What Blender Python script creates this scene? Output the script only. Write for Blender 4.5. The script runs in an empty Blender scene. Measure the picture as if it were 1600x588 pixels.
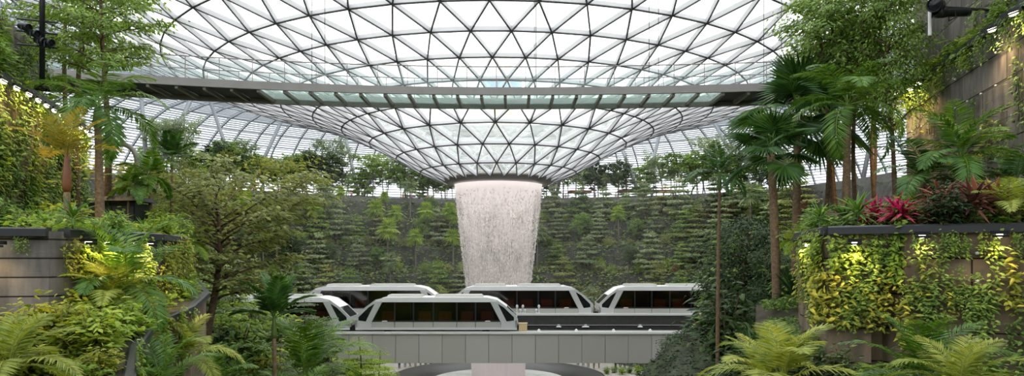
import bpy, math, random
import numpy as np
from mathutils import Vector, Matrix
from math import pi, sin, cos, tan, hypot, atan2, radians

SC = bpy.context.scene
COL = SC.collection
F = 24.0/36.0*1600.0          # focal length in pixels of the 1600 wide frame
HZ = 404.0                    # horizon row
AX, AY = -1.7, 85.0           # axis of the oculus and the falling water

def at(px, py, D):
    return Vector(((px-800.0)/F*D, D, (HZ-py)/F*D))

# ------------------------------------------------------------------ objects
def tag(o, label=None, cat=None, group=None, kind=None):
    if label: o['label'] = label
    if cat: o['category'] = cat
    if group: o['group'] = group
    if kind: o['kind'] = kind
    return o

def obj(name, mesh, parent=None, mat=None, loc=None):
    o = bpy.data.objects.new(name, mesh)
    COL.objects.link(o)
    if mat is not None:
        if len(mesh.materials) == 0: mesh.materials.append(mat)
    if parent is not None: o.parent = parent
    if loc is not None: o.location = loc
    return o

def empty(name, loc=(0,0,0), rz=0.0, sc=1.0):
    o = bpy.data.objects.new(name, None)
    COL.objects.link(o)
    o.empty_display_size = 0.2
    o.location = loc; o.rotation_euler = (0,0,rz); o.scale = (sc,sc,sc)
    return o

KIDS = {}
def remember(o):
    """list of (child, [grandchildren]) so that copies do not have to search"""
    KIDS[o.name] = [(c, list(c.children)) for c in o.children]
    return o

def clone(proto, loc, rz=0.0, sc=1.0, tilt=(0,0)):
    r = proto.copy(); COL.objects.link(r)
    for k in ('label','group'):
        if k in r: del r[k]
    r.location = loc; r.rotation_euler = (tilt[0], tilt[1], rz)
    r.scale = (sc,sc,sc) if not isinstance(sc, tuple) else sc
    for ch, gs in KIDS[proto.name]:
        c = ch.copy(); COL.objects.link(c); c.parent = r
        for g in gs:
            d = g.copy(); COL.objects.link(d); d.parent = c
    return r

PROTOS = []
def drop_proto(p):
    for ch, gs in KIDS[p.name]:
        for g in gs: bpy.data.objects.remove(g)
        bpy.data.objects.remove(ch)
    bpy.data.objects.remove(p)

# ------------------------------------------------------------------ geometry collector
class Geo:
    def __init__(self):
        self.v = []; self.f = []; self.t = []; self.n = 0; self.uv = None
    def add(self, verts, faces, tint=0.5):
        verts = np.asarray(verts, dtype=float).reshape(-1,3)
        b = self.n
        self.v.append(verts); self.n += len(verts)
        for f in faces: self.f.append(tuple(int(i)+b for i in f))
        if np.isscalar(tint): tint = np.full(len(verts), tint)
        self.t.append(np.asarray(tint, dtype=float))
    def box(self, c, s, rz=0.0, taper=1.0):
        c = Vector(c); hx, hy, hz = s[0]/2, s[1]/2, s[2]/2
        vs = []
        for z, k in ((-hz,1.0),(hz,taper)):
            for x, y in ((-hx,-hy),(hx,-hy),(hx,hy),(-hx,hy)):
                X, Y = x*k, y*k
                vs.append((c.x+X*cos(rz)-Y*sin(rz), c.y+X*sin(rz)+Y*cos(rz), c.z+z))
        self.add(vs, [(3,2,1,0),(4,5,6,7),(0,1,5,4),(1,2,6,5),(2,3,7,6),(3,0,4,7)])
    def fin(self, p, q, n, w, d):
        """a deep web coloured as sky-lit, with a narrow lower flange coloured dark as in shade"""
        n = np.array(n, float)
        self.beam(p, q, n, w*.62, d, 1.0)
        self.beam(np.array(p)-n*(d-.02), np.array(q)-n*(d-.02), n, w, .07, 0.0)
    def beam(self, p, q, n, w, d, tint=.5):
        p = np.array(p, float); q = np.array(q, float); n = np.array(n, float)
        a = q-p; a /= (np.linalg.norm(a)+1e-9)
        s = np.cross(a, n); s /= (np.linalg.norm(s)+1e-9)
        n = np.cross(s, a)
        h = s*w/2
        vs = [p-h, p+h, p+h-n*d, p-h-n*d, q-h, q+h, q+h-n*d, q-h-n*d]
        self.add(vs, [(0,1,2,3),(7,6,5,4),(0,4,5,1),(1,5,6,2),(2,6,7,3),(3,7,4,0)], tint)
    def tube(self, pts, rad, n=6, cap=True):
        pts = [Vector(p) for p in pts]
        if not hasattr(rad, '__len__'): rad = [rad]*len(pts)
        vs = []; fs = []
        prev = None
        for i, p in enumerate(pts):
            d = (pts[min(i+1,len(pts)-1)]-pts[max(i-1,0)]).normalized()
            if prev is None:
                u = d.orthogonal().normalized()
            else:
                u = (prev - d*prev.dot(d))
                u = u.normalized() if u.length > 1e-6 else d.orthogonal().normalized()
            prev = u; w = d.cross(u)
            for k in range(n):
                a = 2*pi*k/n
                vs.append(p + (u*cos(a)+w*sin(a))*rad[i])
        for i in range(len(pts)-1):
            for k in range(n):
                fs.append((i*n+k, i*n+(k+1)%n, (i+1)*n+(k+1)%n, (i+1)*n+k))
        if cap:
            fs.append(tuple(range(n-1,-1,-1))); fs.append(tuple(range((len(pts)-1)*n, len(pts)*n)))
        self.add([tuple(v) for v in vs], fs)
    def lathe(self, prof, n=48, c=(0,0,0), closed=False):
        vs = []; fs = []
        m = len(prof)
        for k in range(n):
            a = 2*pi*k/n
            for r, z in prof: vs.append((c[0]+r*cos(a), c[1]+r*sin(a), c[2]+z))
        for k in range(n):
            for i in range(m-1 + (1 if closed else 0)):
                j = (i+1) % m; k2 = (k+1) % n
                fs.append((k*m+i, k2*m+i, k2*m+j, k*m+j))
        self.add(vs, fs)
    def leaves(self, c, d, n, L, W, tint, droop=0.15, fold=0.12, fine=True):
        """many leaf blades at once; c,d,n are (N,3), L,W,tint are (N,)"""
        c = np.asarray(c, float); d = np.asarray(d, float); n = np.asarray(n, float)
        N = len(c)
        if N == 0: return
        L = np.broadcast_to(np.asarray(L, float), (N,))[:,None]; W = np.broadcast_to(np.asarray(W, float), (N,))[:,None]
        tint = np.broadcast_to(np.asarray(tint, float), (N,))
        d = d/(np.linalg.norm(d,axis=1,keepdims=True)+1e-9)
        s = np.cross(d, n); s /= (np.linalg.norm(s,axis=1,keepdims=True)+1e-9)
        n = np.cross(s, d)
        if fine:
            m1 = c+d*L*.36 + n*W*fold; m2 = c+d*L*.70 - n*L*droop*.45 + n*W*fold
            P = np.stack([c, c+d*L*.36+s*W*.5, m1, c+d*L*.36-s*W*.5,
                          c+d*L*.70+s*W*.36-n*L*droop*.5, m2, c+d*L*.70-s*W*.36-n*L*droop*.5,
                          c+d*L-n*L*droop], axis=1)
            fs = np.array([[0,1,2,-1],[0,2,3,-1],[2,1,4,5],[3,2,5,6],[5,4,7,-1],[6,5,7,-1]])
            k = 8
        else:
            P = np.stack([c, c+d*L*.45+s*W*.5-n*L*droop*.3, c+d*L-n*L*droop, c+d*L*.45-s*W*.5-n*L*droop*.3, c+d*L*.5+n*W*fold], axis=1)
            fs = np.array([[0,1,2,4],[0,4,2,3]]); k = 5
        b = self.n
        self.v.append(P.reshape(-1,3)); self.n += N*k
        self.t.append(np.repeat(tint, k))
        for i in range(N):
            o = b+i*k
            for f in fs:
                self.f.append(tuple(int(x)+o for x in f if x >= 0))
    def mesh(self, name, mat=None, smooth=False):
        me = bpy.data.meshes.new(name)
        v = np.concatenate(self.v) if self.v else np.zeros((0,3))
        me.from_pydata(v.tolist(), [], self.f)
        t = np.concatenate(self.t) if self.t else np.zeros(0)
        at_ = me.attributes.new('tint', 'FLOAT', 'POINT')
        at_.data.foreach_set('value', t.astype(np.float32))
        if smooth: me.polygons.foreach_set('use_smooth', [True]*len(me.polygons))
        if mat is not None: me.materials.append(mat)
        me.update()
        return me

# ------------------------------------------------------------------ materials
def nmat(name):
    m = bpy.data.materials.new(name); m.use_nodes = True
    nt = m.node_tree; nt.nodes.clear()
    out = nt.nodes.new('ShaderNodeOutputMaterial')
    return m, nt, nt.nodes, nt.links, out

def lin(c):
    return tuple(((x/255.0)/12.92 if x/255.0 <= .04045 else ((x/255.0+.055)/1.055)**2.4) for x in c)

def simple(name, rgb, rough=.5, metal=0.0, spec=.5, vary=0.0, scale=3.0, emit=0.0):
    m, nt, N, Lk, out = nmat(name)
    b = N.new('ShaderNodeBsdfPrincipled')
    b.inputs['Roughness'].default_value = rough; b.inputs['Metallic'].default_value = metal
    b.inputs['Specular IOR Level'].default_value = spec
    if vary > 0:
        tc = N.new('ShaderNodeTexCoord'); nz = N.new('ShaderNodeTexNoise'); nz.inputs['Scale'].default_value = scale
        nz.inputs['Detail'].default_value = 6
        Lk.new(tc.outputs['Object'], nz.inputs['Vector'])
        r = N.new('ShaderNodeValToRGB')
        r.color_ramp.elements[0].position = .3; r.color_ramp.elements[1].position = .7
        r.color_ramp.elements[0].color = (*[c*(1-vary) for c in rgb],1); r.color_ramp.elements[1].color = (*[min(1,c*(1+vary)) for c in rgb],1)
        Lk.new(nz.outputs['Fac'], r.inputs['Fac']); Lk.new(r.outputs['Color'], b.inputs['Base Color'])
        bp = N.new('ShaderNodeBump'); bp.inputs['Strength'].default_value = .15
        Lk.new(nz.outputs['Fac'], bp.inputs['Height']); Lk.new(bp.outputs['Normal'], b.inputs['Normal'])
    else:
        b.inputs['Base Color'].default_value = (*rgb,1)
    if emit > 0:
        b.inputs['Emission Color'].default_value = (*rgb,1); b.inputs['Emission Strength'].default_value = emit
    Lk.new(b.outputs['BSDF'], out.inputs['Surface'])
    return m

def leafmat(name, dark, mid, light, trans=.35, rough=.45, spread=.35):
    """leaf colour runs dark-mid-light with the blade's own tint and the plant's own random value"""
    m, nt, N, Lk, out = nmat(name)
    a = N.new('ShaderNodeAttribute'); a.attribute_name = 'tint'
    oi = N.new('ShaderNodeObjectInfo')
    mul = N.new('ShaderNodeMath'); mul.operation = 'MULTIPLY_ADD'
    Lk.new(oi.outputs['Random'], mul.inputs[0]); mul.inputs[1].default_value = spread; mul.inputs[2].default_value = -spread/2
    ad = N.new('ShaderNodeMath'); ad.operation = 'ADD'; ad.use_clamp = True
    Lk.new(mul.outputs[0], ad.inputs[0]); Lk.new(a.outputs['Fac'], ad.inputs[1])
    r = N.new('ShaderNodeValToRGB')
    e = r.color_ramp.elements
    e[0].position = 0.05; e[0].color = (*dark,1); e[1].position = .97; e[1].color = (*light,1)
    k = e.new(.5); k.color = (*mid,1)
    Lk.new(ad.outputs[0], r.inputs['Fac'])
    b = N.new('ShaderNodeBsdfPrincipled'); b.inputs['Roughness'].default_value = rough
    b.inputs['Specular IOR Level'].default_value = .35
    Lk.new(r.outputs['Color'], b.inputs['Base Color'])
    t = N.new('ShaderNodeBsdfTranslucent')
    hs = N.new('ShaderNodeHueSaturation'); hs.inputs['Hue'].default_value = .485; hs.inputs['Value'].default_value = 1.5; hs.inputs['Saturation'].default_value = 1.1
    Lk.new(r.outputs['Color'], hs.inputs['Color']); Lk.new(hs.outputs['Color'], t.inputs['Color'])
    mx = N.new('ShaderNodeMixShader'); mx.inputs[0].default_value = trans
    Lk.new(b.outputs['BSDF'], mx.inputs[1]); Lk.new(t.outputs['BSDF'], mx.inputs[2])
    Lk.new(mx.outputs[0], out.inputs['Surface'])
    return m

def glassmat(name, tint, clear=.8, frost=(.8,.85,.88), gloss=.05):
    m, nt, N, Lk, out = nmat(name)
    t = N.new('ShaderNodeBsdfTransparent'); t.inputs['Color'].default_value = (*tint,1)
    tl = N.new('ShaderNodeBsdfTranslucent'); tl.inputs['Color'].default_value = (*frost,1)
    g = N.new('ShaderNodeBsdfGlossy'); g.inputs['Roughness'].default_value = .08; g.inputs['Color'].default_value = (.9,.95,.95,1)
    m1 = N.new('ShaderNodeMixShader'); m1.inputs[0].default_value = clear
    Lk.new(tl.outputs[0], m1.inputs[1]); Lk.new(t.outputs[0], m1.inputs[2])
    lw = N.new('ShaderNodeLayerWeight'); lw.inputs['Blend'].default_value = .25
    mu = N.new('ShaderNodeMath'); mu.operation = 'MULTIPLY_ADD'; mu.inputs[1].default_value = .35; mu.inputs[2].default_value = gloss
    Lk.new(lw.outputs['Fresnel'], mu.inputs[0])
    m2 = N.new('ShaderNodeMixShader'); Lk.new(mu.outputs[0], m2.inputs[0])
    Lk.new(m1.outputs[0], m2.inputs[1]); Lk.new(g.outputs[0], m2.inputs[2])
    Lk.new(m2.outputs[0], out.inputs['Surface'])
    return m

def stonemat(name, c1, c2, mortar, bw, bh, rough=.8, streak=.5):
    """stone cladding in long courses, laid out on the wall's own run (u) and height (v)"""
    m, nt, N, Lk, out = nmat(name)
    uv = N.new('ShaderNodeUVMap')
    br = N.new('ShaderNodeTexBrick'); br.offset = .5
    br.inputs['Scale'].default_value = 1.0; br.inputs['Brick Width'].default_value = bw; br.inputs['Row Height'].default_value = bh
    br.inputs['Mortar Size'].default_value = .018; br.inputs['Mortar Smooth'].default_value = .2
    br.inputs['Color1'].default_value = (*c1,1); br.inputs['Color2'].default_value = (*c2,1); br.inputs['Mortar'].default_value = (*mortar,1)
    Lk.new(uv.outputs[0], br.inputs['Vector'])
    mp = N.new('ShaderNodeMapping'); mp.inputs['Scale'].default_value = (1.6,.35,1)
    Lk.new(uv.outputs[0], mp.inputs['Vector'])
    nz = N.new('ShaderNodeTexNoise'); nz.inputs['Scale'].default_value = 2.0; nz.inputs['Detail'].default_value = 8
    Lk.new(mp.outputs[0], nz.inputs['Vector'])
    mr = N.new('ShaderNodeMapRange'); mr.inputs[1].default_value = .3; mr.inputs[2].default_value = .75; mr.inputs[3].default_value = 1-streak; mr.inputs[4].default_value = 1+streak*.5
    Lk.new(nz.outputs['Fac'], mr.inputs[0])
    mul = N.new('ShaderNodeVectorMath'); mul.operation = 'SCALE'
    Lk.new(br.outputs['Color'], mul.inputs[0]); Lk.new(mr.outputs[0], mul.inputs['Scale'])
    b = N.new('ShaderNodeBsdfPrincipled'); b.inputs['Roughness'].default_value = rough; b.inputs['Specular IOR Level'].default_value = .25
    Lk.new(mul.outputs[0], b.inputs['Base Color'])
    bp = N.new('ShaderNodeBump'); bp.inputs['Strength'].default_value = .5; bp.inputs['Distance'].default_value = .03
    Lk.new(br.outputs['Fac'], bp.inputs['Height']); bp.invert = True
    n2 = N.new('ShaderNodeTexNoise'); n2.inputs['Scale'].default_value = 14; Lk.new(uv.outputs[0], n2.inputs['Vector'])
    bp2 = N.new('ShaderNodeBump'); bp2.inputs['Strength'].default_value = .3; bp2.inputs['Distance'].default_value = .02
    Lk.new(n2.outputs['Fac'], bp2.inputs['Height']); Lk.new(bp.outputs['Normal'], bp2.inputs['Normal'])
    Lk.new(bp2.outputs['Normal'], b.inputs['Normal'])
    Lk.new(b.outputs[0], out.inputs['Surface'])
    return m

def groundmat():
    """soil and moss on the flats, grey stone where the ground stands steep"""
    m, nt, N, Lk, out = nmat('garden_ground')
    ge = N.new('ShaderNodeNewGeometry'); sp = N.new('ShaderNodeSeparateXYZ'); Lk.new(ge.outputs['True Normal'], sp.inputs[0])
    tc = N.new('ShaderNodeTexCoord')
    nz = N.new('ShaderNodeTexNoise'); nz.inputs['Scale'].default_value = .9; nz.inputs['Detail'].default_value = 8; Lk.new(tc.outputs['Object'], nz.inputs['Vector'])
    r1 = N.new('ShaderNodeValToRGB')
    r1.color_ramp.elements[0].position = .35; r1.color_ramp.elements[0].color = (.03,.028,.018,1)
    r1.color_ramp.elements[1].position = .62; r1.color_ramp.elements[1].color = (.06,.085,.03,1)
    Lk.new(nz.outputs['Fac'], r1.inputs['Fac'])
    r2 = N.new('ShaderNodeValToRGB')
    r2.color_ramp.elements[0].position = .3; r2.color_ramp.elements[0].color = (.05,.052,.05,1)
    r2.color_ramp.elements[1].position = .7; r2.color_ramp.elements[1].color = (.12,.12,.115,1)
    Lk.new(nz.outputs['Fac'], r2.inputs['Fac'])
    mr = N.new('ShaderNodeMapRange'); mr.inputs[1].default_value = .45; mr.inputs[2].default_value = .75
    Lk.new(sp.outputs['Z'], mr.inputs[0])
    mx = N.new('ShaderNodeMix'); mx.data_type = 'RGBA'
    Lk.new(mr.outputs[0], mx.inputs['Factor']); Lk.new(r2.outputs[0], mx.inputs['A']); Lk.new(r1.outputs[0], mx.inputs['B'])
    b = N.new('ShaderNodeBsdfPrincipled'); b.inputs['Roughness'].default_value = .9; b.inputs['Specular IOR Level'].default_value = .15
    Lk.new(mx.outputs['Result'], b.inputs['Base Color'])
    bp = N.new('ShaderNodeBump'); bp.inputs['Strength'].default_value = .6; bp.inputs['Distance'].default_value = .2
    Lk.new(nz.outputs['Fac'], bp.inputs['Height']); Lk.new(bp.outputs[0], b.inputs['Normal'])
    Lk.new(b.outputs[0], out.inputs['Surface'])
    return m

def watermat():
    """falling water: dense and milky under the rim, breaking into strings of drops lower down"""
    m, nt, N, Lk, out = nmat('falling_water')
    uv = N.new('ShaderNodeUVMap'); sp = N.new('ShaderNodeSeparateXYZ'); Lk.new(uv.outputs[0], sp.inputs[0])
    def noise(sx, sy, detail, rough=.6):
        mp = N.new('ShaderNodeMapping'); mp.inputs['Scale'].default_value = (sx, sy, 1); Lk.new(uv.outputs[0], mp.inputs['Vector'])
        nz = N.new('ShaderNodeTexNoise'); nz.inputs['Scale'].default_value = 1.0; nz.inputs['Detail'].default_value = detail
        nz.inputs['Roughness'].default_value = rough
        Lk.new(mp.outputs[0], nz.inputs['Vector']); return nz.outputs['Fac']
    a = noise(3.4, .35, 4); b_ = noise(5.0, 2.6, 3); c_ = noise(.5, .25, 3)
    def math(op, x, y, clamp=False):
        k = N.new('ShaderNodeMath'); k.operation = op; k.use_clamp = clamp
        for i, q in enumerate((x, y)):
            if isinstance(q, (int, float)): k.inputs[i].default_value = q
            else: Lk.new(q, k.inputs[i])
        return k.outputs[0]
    s = math('ADD', math('MULTIPLY', a, .4), math('ADD', math('MULTIPLY', b_, .42), math('MULTIPLY', c_, .3)))
    mr = N.new('ShaderNodeMapRange'); mr.inputs[1].default_value = .53; mr.inputs[2].default_value = .63; mr.inputs[3].default_value = .08; mr.inputs[4].default_value = .92
    Lk.new(s, mr.inputs[0])
    top = N.new('ShaderNodeMapRange'); top.inputs[1].default_value = .6; top.inputs[2].default_value = 4.2; top.inputs[3].default_value = .96; top.inputs[4].default_value = 0.0
    Lk.new(sp.outputs['Y'], top.inputs[0])
    low = N.new('ShaderNodeMapRange'); low.inputs[1].default_value = 7; low.inputs[2].default_value = 22; low.inputs[3].default_value = 0; low.inputs[4].default_value = .95
    Lk.new(sp.outputs['Y'], low.inputs[0])
    al = math('MAXIMUM', math('MAXIMUM', mr.outputs[0], top.outputs[0]), low.outputs[0], True)
    d = N.new('ShaderNodeBsdfDiffuse'); d.inputs['Color'].default_value = (.96,.89,.885,1)
    t = N.new('ShaderNodeBsdfTranslucent'); t.inputs['Color'].default_value = (.96,.90,.895,1)
    mx = N.new('ShaderNodeMixShader'); mx.inputs[0].default_value = .5; Lk.new(d.outputs[0], mx.inputs[1]); Lk.new(t.outputs[0], mx.inputs[2])
    tr = N.new('ShaderNodeBsdfTransparent')
    m2 = N.new('ShaderNodeMixShader'); Lk.new(al, m2.inputs[0]); Lk.new(tr.outputs[0], m2.inputs[1]); Lk.new(mx.outputs[0], m2.inputs[2])
    Lk.new(m2.outputs[0], out.inputs['Surface'])
    return m

M = {}
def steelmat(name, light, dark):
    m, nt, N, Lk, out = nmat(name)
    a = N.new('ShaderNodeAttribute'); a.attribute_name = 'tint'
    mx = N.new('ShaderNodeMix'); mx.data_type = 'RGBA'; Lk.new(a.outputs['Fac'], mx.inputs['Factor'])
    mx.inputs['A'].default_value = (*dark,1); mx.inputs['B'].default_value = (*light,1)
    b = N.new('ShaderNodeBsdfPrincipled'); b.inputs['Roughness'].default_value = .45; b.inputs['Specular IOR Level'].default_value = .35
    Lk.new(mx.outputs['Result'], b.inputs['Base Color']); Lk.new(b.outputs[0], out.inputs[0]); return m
M['steel'] = steelmat('steel_lit_and_shade', (.62,.63,.66), (.085,.088,.095))  # sky-lit sides and shaded lower edges are put into the colour
M['steel_far'] = steelmat('steel_shell_lit_and_shade', (.55,.58,.62), (.11,.12,.135))
M['column'] = simple('column_steel', (.30,.32,.34), .4, .2)
M['rim'] = simple('oculus_metal', (.17,.155,.145), .4, .3)
M['glass'] = glassmat('dome_glass', (.965,.99,.985), .90, (.85,.92,.90), .02)
M['glass_frit'] = glassmat('fritted_glass', (.84,.90,.94), .24, (.70,.745,.80), .03)
M['deck_glass'] = glassmat('deck_glass', (.90,.975,.95), .84, (.8,.93,.9), .03)
M['rail_glass'] = glassmat('railing_glass', (.90,.97,.96), .93, (.8,.9,.9), .02)
M['bridge_metal'] = simple('bridge_metal', (.27,.255,.24), .45, .3, vary=.06, scale=1.5)
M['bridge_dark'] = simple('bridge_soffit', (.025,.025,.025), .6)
M['bridge_rib'] = simple('bridge_rib', (.20,.19,.16), .5, .2)
M['train_silver'] = simple('train_silver', (.68,.69,.68), .32, .3, .5)
M['train_white'] = simple('train_roof', (.90,.905,.905), .4, .1)
M['train_panel'] = simple('train_panel', (.50,.50,.46), .4, .25)
M['train_dark'] = simple('train_dark', (.02,.02,.022), .35)
M['train_glass'] = simple('train_glass', (.012,.014,.016), .06, 0, .6)
M['train_seat'] = simple('train_seat_orange', (.45,.12,.03), .6)
M['train_inside'] = simple('train_interior', (.05,.047,.045), .7)
M['train_lamp'] = simple('train_ceiling_lamp', (1,.62,.34), .5, emit=1.1)
M['lamp_red'] = simple('tail_lamp', (.5,.02,.02), .3)
M['white_paint'] = simple('white_paint', (.80,.80,.78), .4)
M['yellow_box'] = simple('cream_box', (.62,.48,.26), .5)
M['track_dark'] = simple('track_side_shade', (.045,.045,.042), .6, vary=.2)  # the rear beam's shade is put into this near-black colour
M['steel_rail'] = simple('rail_steel', (.22,.22,.22), .35, .8)
M['ledge'] = simple('ledge_metal', (.05,.053,.057), .45, .4)
M['black_metal'] = simple('black_metal', (.018,.019,.022), .35, .4)
M['bark'] = simple('bark_brown', (.13,.085,.05), .85, vary=.45, scale=9)
M['bark_grey'] = simple('bark_grey', (.16,.14,.115), .85, vary=.4, scale=9)
M['palm_trunk'] = simple('palm_trunk', (.19,.125,.07), .8, vary=.4, scale=14)
M['shaft_green'] = simple('palm_crownshaft', (.12,.19,.04), .45)
M['shaft_red'] = simple('palm_crownshaft_red', (.20,.07,.025), .45)
M['stem'] = simple('green_stem', (.10,.13,.035), .6)
M['ground'] = groundmat()
M['soil'] = simple('planter_soil', (.05,.042,.022), .95, vary=.5, scale=2)
M['parapet'] = simple('parapet_dark', (.13,.13,.125), .6, vary=.2)
M['plaza'] = simple('plaza_paving', (.42,.40,.37), .7, vary=.12, scale=.6)
M['stone'] = stonemat('stone_cladding', (.19,.175,.165), (.27,.245,.225), (.03,.026,.024), 7.0, .39)
M['stone_warm'] = stonemat('stone_cladding_brown', (.22,.165,.12), (.29,.22,.155), (.03,.022,.016), 5.0, .74)
M['stone_dark'] = stonemat('stone_cladding_dark', (.20,.18,.165), (.26,.23,.21), (.03,.026,.022), 3.0, .80)
M['water'] = watermat()
M['drops'] = simple('water_drops', (.92,.88,.87), .15, 0, .5)
M['pool_water'] = simple('pool_foam', (.84,.85,.85), .25, 0, .5, vary=.18, scale=.5)
M['pool_wall'] = simple('basin_dark', (.11,.11,.115), .3, .2)
M['lamp'] = simple('warm_lens', (1.0,.86,.58), .4, emit=14)
M['skin'] = simple('skin', (.48,.29,.20), .55)
M['hair'] = simple('dark_hair', (.02,.015,.012), .5)
# leaves
G = lambda *a: tuple(a)
M['lf_mid'] = leafmat('leaf_mid', (0.051, 0.122, 0.02), (0.157, 0.272, 0.051), (0.386, 0.515, 0.108))
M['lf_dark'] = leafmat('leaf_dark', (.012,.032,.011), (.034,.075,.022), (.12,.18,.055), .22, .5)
M['lf_olive'] = leafmat('leaf_olive', (0.101, 0.126, 0.037), (0.27, 0.304, 0.092), (0.506, 0.54, 0.186))
M['lf_umber'] = leafmat('leaf_olivebrown', (.085,.118,.03), (.215,.25,.068), (.42,.44,.13), .35)
M['lf_grey'] = leafmat('leaf_greygreen', (0.09, 0.136, 0.073), (0.236, 0.307, 0.154), (0.49, 0.562, 0.29))
M['lf_light'] = leafmat('leaf_light', (0.11, 0.22, 0.022), (0.264, 0.396, 0.044), (0.528, 0.605, 0.11), .4)
M['lf_lamplit'] = leafmat('leaf_lamplit_yellow', (.09,.14,.018), (.27,.31,.035), (.62,.58,.08), .4)  # leaf colour pushed to yellow to carry the warm lamplight
M['lf_palm'] = leafmat('leaf_palm', (0.025, 0.088, 0.015), (0.088, 0.2, 0.025), (0.275, 0.4, 0.075), .3, .35)
M['lf_palmdark'] = leafmat('leaf_palm_dark', (0.018, 0.053, 0.018), (0.042, 0.112, 0.024), (0.12, 0.24, 0.045), .25, .32)
M['lf_areca'] = leafmat('leaf_areca', (.10,.16,.02), (.27,.34,.05), (.55,.54,.13), .35)
M['lf_orange_lit'] = leafmat('leaf_orange_lit', (.10,.14,.02), (.27,.24,.04), (.56,.42,.08), .35)  # orange-yellow light on the fronds is put into their leaf colour
M['lf_red'] = leafmat('leaf_red', (.18,.01,.03), (.55,.03,.10), (.80,.10,.22), .35, .4, .2)
M['lf_maroon'] = leafmat('leaf_maroon', (0.06, 0.024, 0.024), (0.192, 0.066, 0.048), (0.384, 0.18, 0.096), .3)

# ================================================================== SETTING
rng = random.Random(7)
NR = np.random.default_rng(11)

# ---- camera
cam = bpy.data.cameras.new('camera'); cam.sensor_width = 36; cam.lens = 24; cam.shift_y = (HZ-294.0)/1600.0
cam.clip_end = 2000
co = bpy.data.objects.new('camera', cam); COL.objects.link(co); co.location = (0,0,0); co.rotation_euler = (pi/2,0,0)
SC.camera = co

# ---- terrain height
STEPS = [(0,-15.2),(20.0,-15.2),(20.5,-11.6),(24,-10.8),(24.4,-7.2),(28,-6.2),(28.4,-2.6),(32,-1.6),(32.4,2.0),(35.6,2.8),(36.0,6.4),(38.6,7.0),(39.0,9.9),(42,10.2),(200,10.2)]
def lerp_tab(tab, s):
    for (a, za), (b, zb) in zip(tab, tab[1:]):
        if s <= b: return za+(zb-za)*max(0, s-a)/(b-a)
    return tab[-1][1]
LFT = [(0,-14),(5,-13),(7,-8.5),(10,-5.8),(16,-3.4),(24,-1.4),(40,3),(100,6)]
RGT = [(0,-14),(4.5,-13),(6,-8.0),(9,-4.6),(13,-2.4),(20,-.6),(36,4),(100,6)]
def H(x, y):
    s = hypot((x-AX)/1.25, max(y-AY, 0))
    hb = lerp_tab(STEPS, s)
    if hypot(x-AX, y-AY) < 12.9: hb = -17.6
    if y > 48: return hb
    hf = lerp_tab(LFT, -x) if x < 0 else lerp_tab(RGT, x)
    if y > 38: 
        w = (48-y)/10.0; w = w*w*(3-2*w)
        return hf*w + hb*(1-w)
    return hf

def build_ground():
    xs = np.concatenate([np.arange(-112,-62,2.0), np.arange(-62,56,.55), np.arange(56,112,2.0)])
    ys = np.concatenate([np.arange(-12,44,.9), np.arange(44,104,.8), np.arange(104,127,.28), np.arange(127,186,2.5)])
    nx, ny = len(xs), len(ys)
    vs = []
    for j in range(ny):
        for i in range(nx):
            x, y = xs[i], ys[j]
            h = H(x,y)
            if h > -15: h += .12*sin(x*1.7+y*.6)*cos(y*1.3-x*.4)
            vs.append((x,y,h))
    fs = [(j*nx+i, j*nx+i+1, (j+1)*nx+i+1, (j+1)*nx+i) for j in range(ny-1) for i in range(nx-1)]
    g = Geo(); g.add(vs, fs)
    tag(obj('floor', g.mesh('floor', M['ground'])), kind='structure')
build_ground()

# plaza paving round the basin
g = Geo(); g.lathe([(13.0,-15.0),(20.4,-15.0),(20.4,-15.3)], 96, (AX,AY,0))
tag(obj('floor', g.mesh('plaza', M['plaza'])), kind='structure')

# ---- the dome: a surface of revolution about the oculus
PROF = [(6.7,9.75),(9.5,10.95),(12.4,12.55),(15.6,14.2),(18.8,15.6),(22.1,16.8),(25.6,17.9),(29.5,18.9),(33.4,19.9),(37.3,21.4),
        (41.5,23.2),(46,24.9),(51,26.4),(56,27.5),(61,28.1),(66,28.2),(71,27.6),(75.5,26.2),(79.5,24.2),(83,21.6),(86,18.6),(88.5,15.3),(90.5,11.8),(92,8.0),(93.2,4.0),(94,0)]
def dome_z(r):
    return lerp_tab([(0,9.75)]+PROF, r)
RINGS = []
N0 = 28
off = 0.5
prevN = N0
for k, (r, z) in enumerate(PROF):
    if r < 17: n = 28
    elif r < 48: n = 56
    else: n = 112
    trans = (n != prevN)
    if k > 0:
        off = RINGS[-1][3]
        if trans: off = off*2.0          # outer node 2i lines up with inner node i
        elif n < 112: off = off + .5
    RINGS.append((r, z, n, off % 1.0 if not trans else off))
    prevN = n
def node(k, i):
    r, z, n, o = RINGS[k]
    a = 2*pi*(i+o)/n - pi/2
    return (AX+r*cos(a), AY+r*sin(a), z)
def normal_at(k, p):
    k0, k1 = max(k-1,0), min(k+1,len(PROF)-1)
    dr = PROF[k1][0]-PROF[k0][0]; dz = PROF[k1][1]-PROF[k0][1]
    l = hypot(dr,dz); nr, nz = -dz/l, dr/l
    ex, ey = p[0]-AX, p[1]-AY; e = hypot(ex,ey)
    return np.array((nr*ex/e, nr*ey/e, nz))
roof = empty('ceiling', (0,0,0)); tag(roof, kind='structure')
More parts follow.
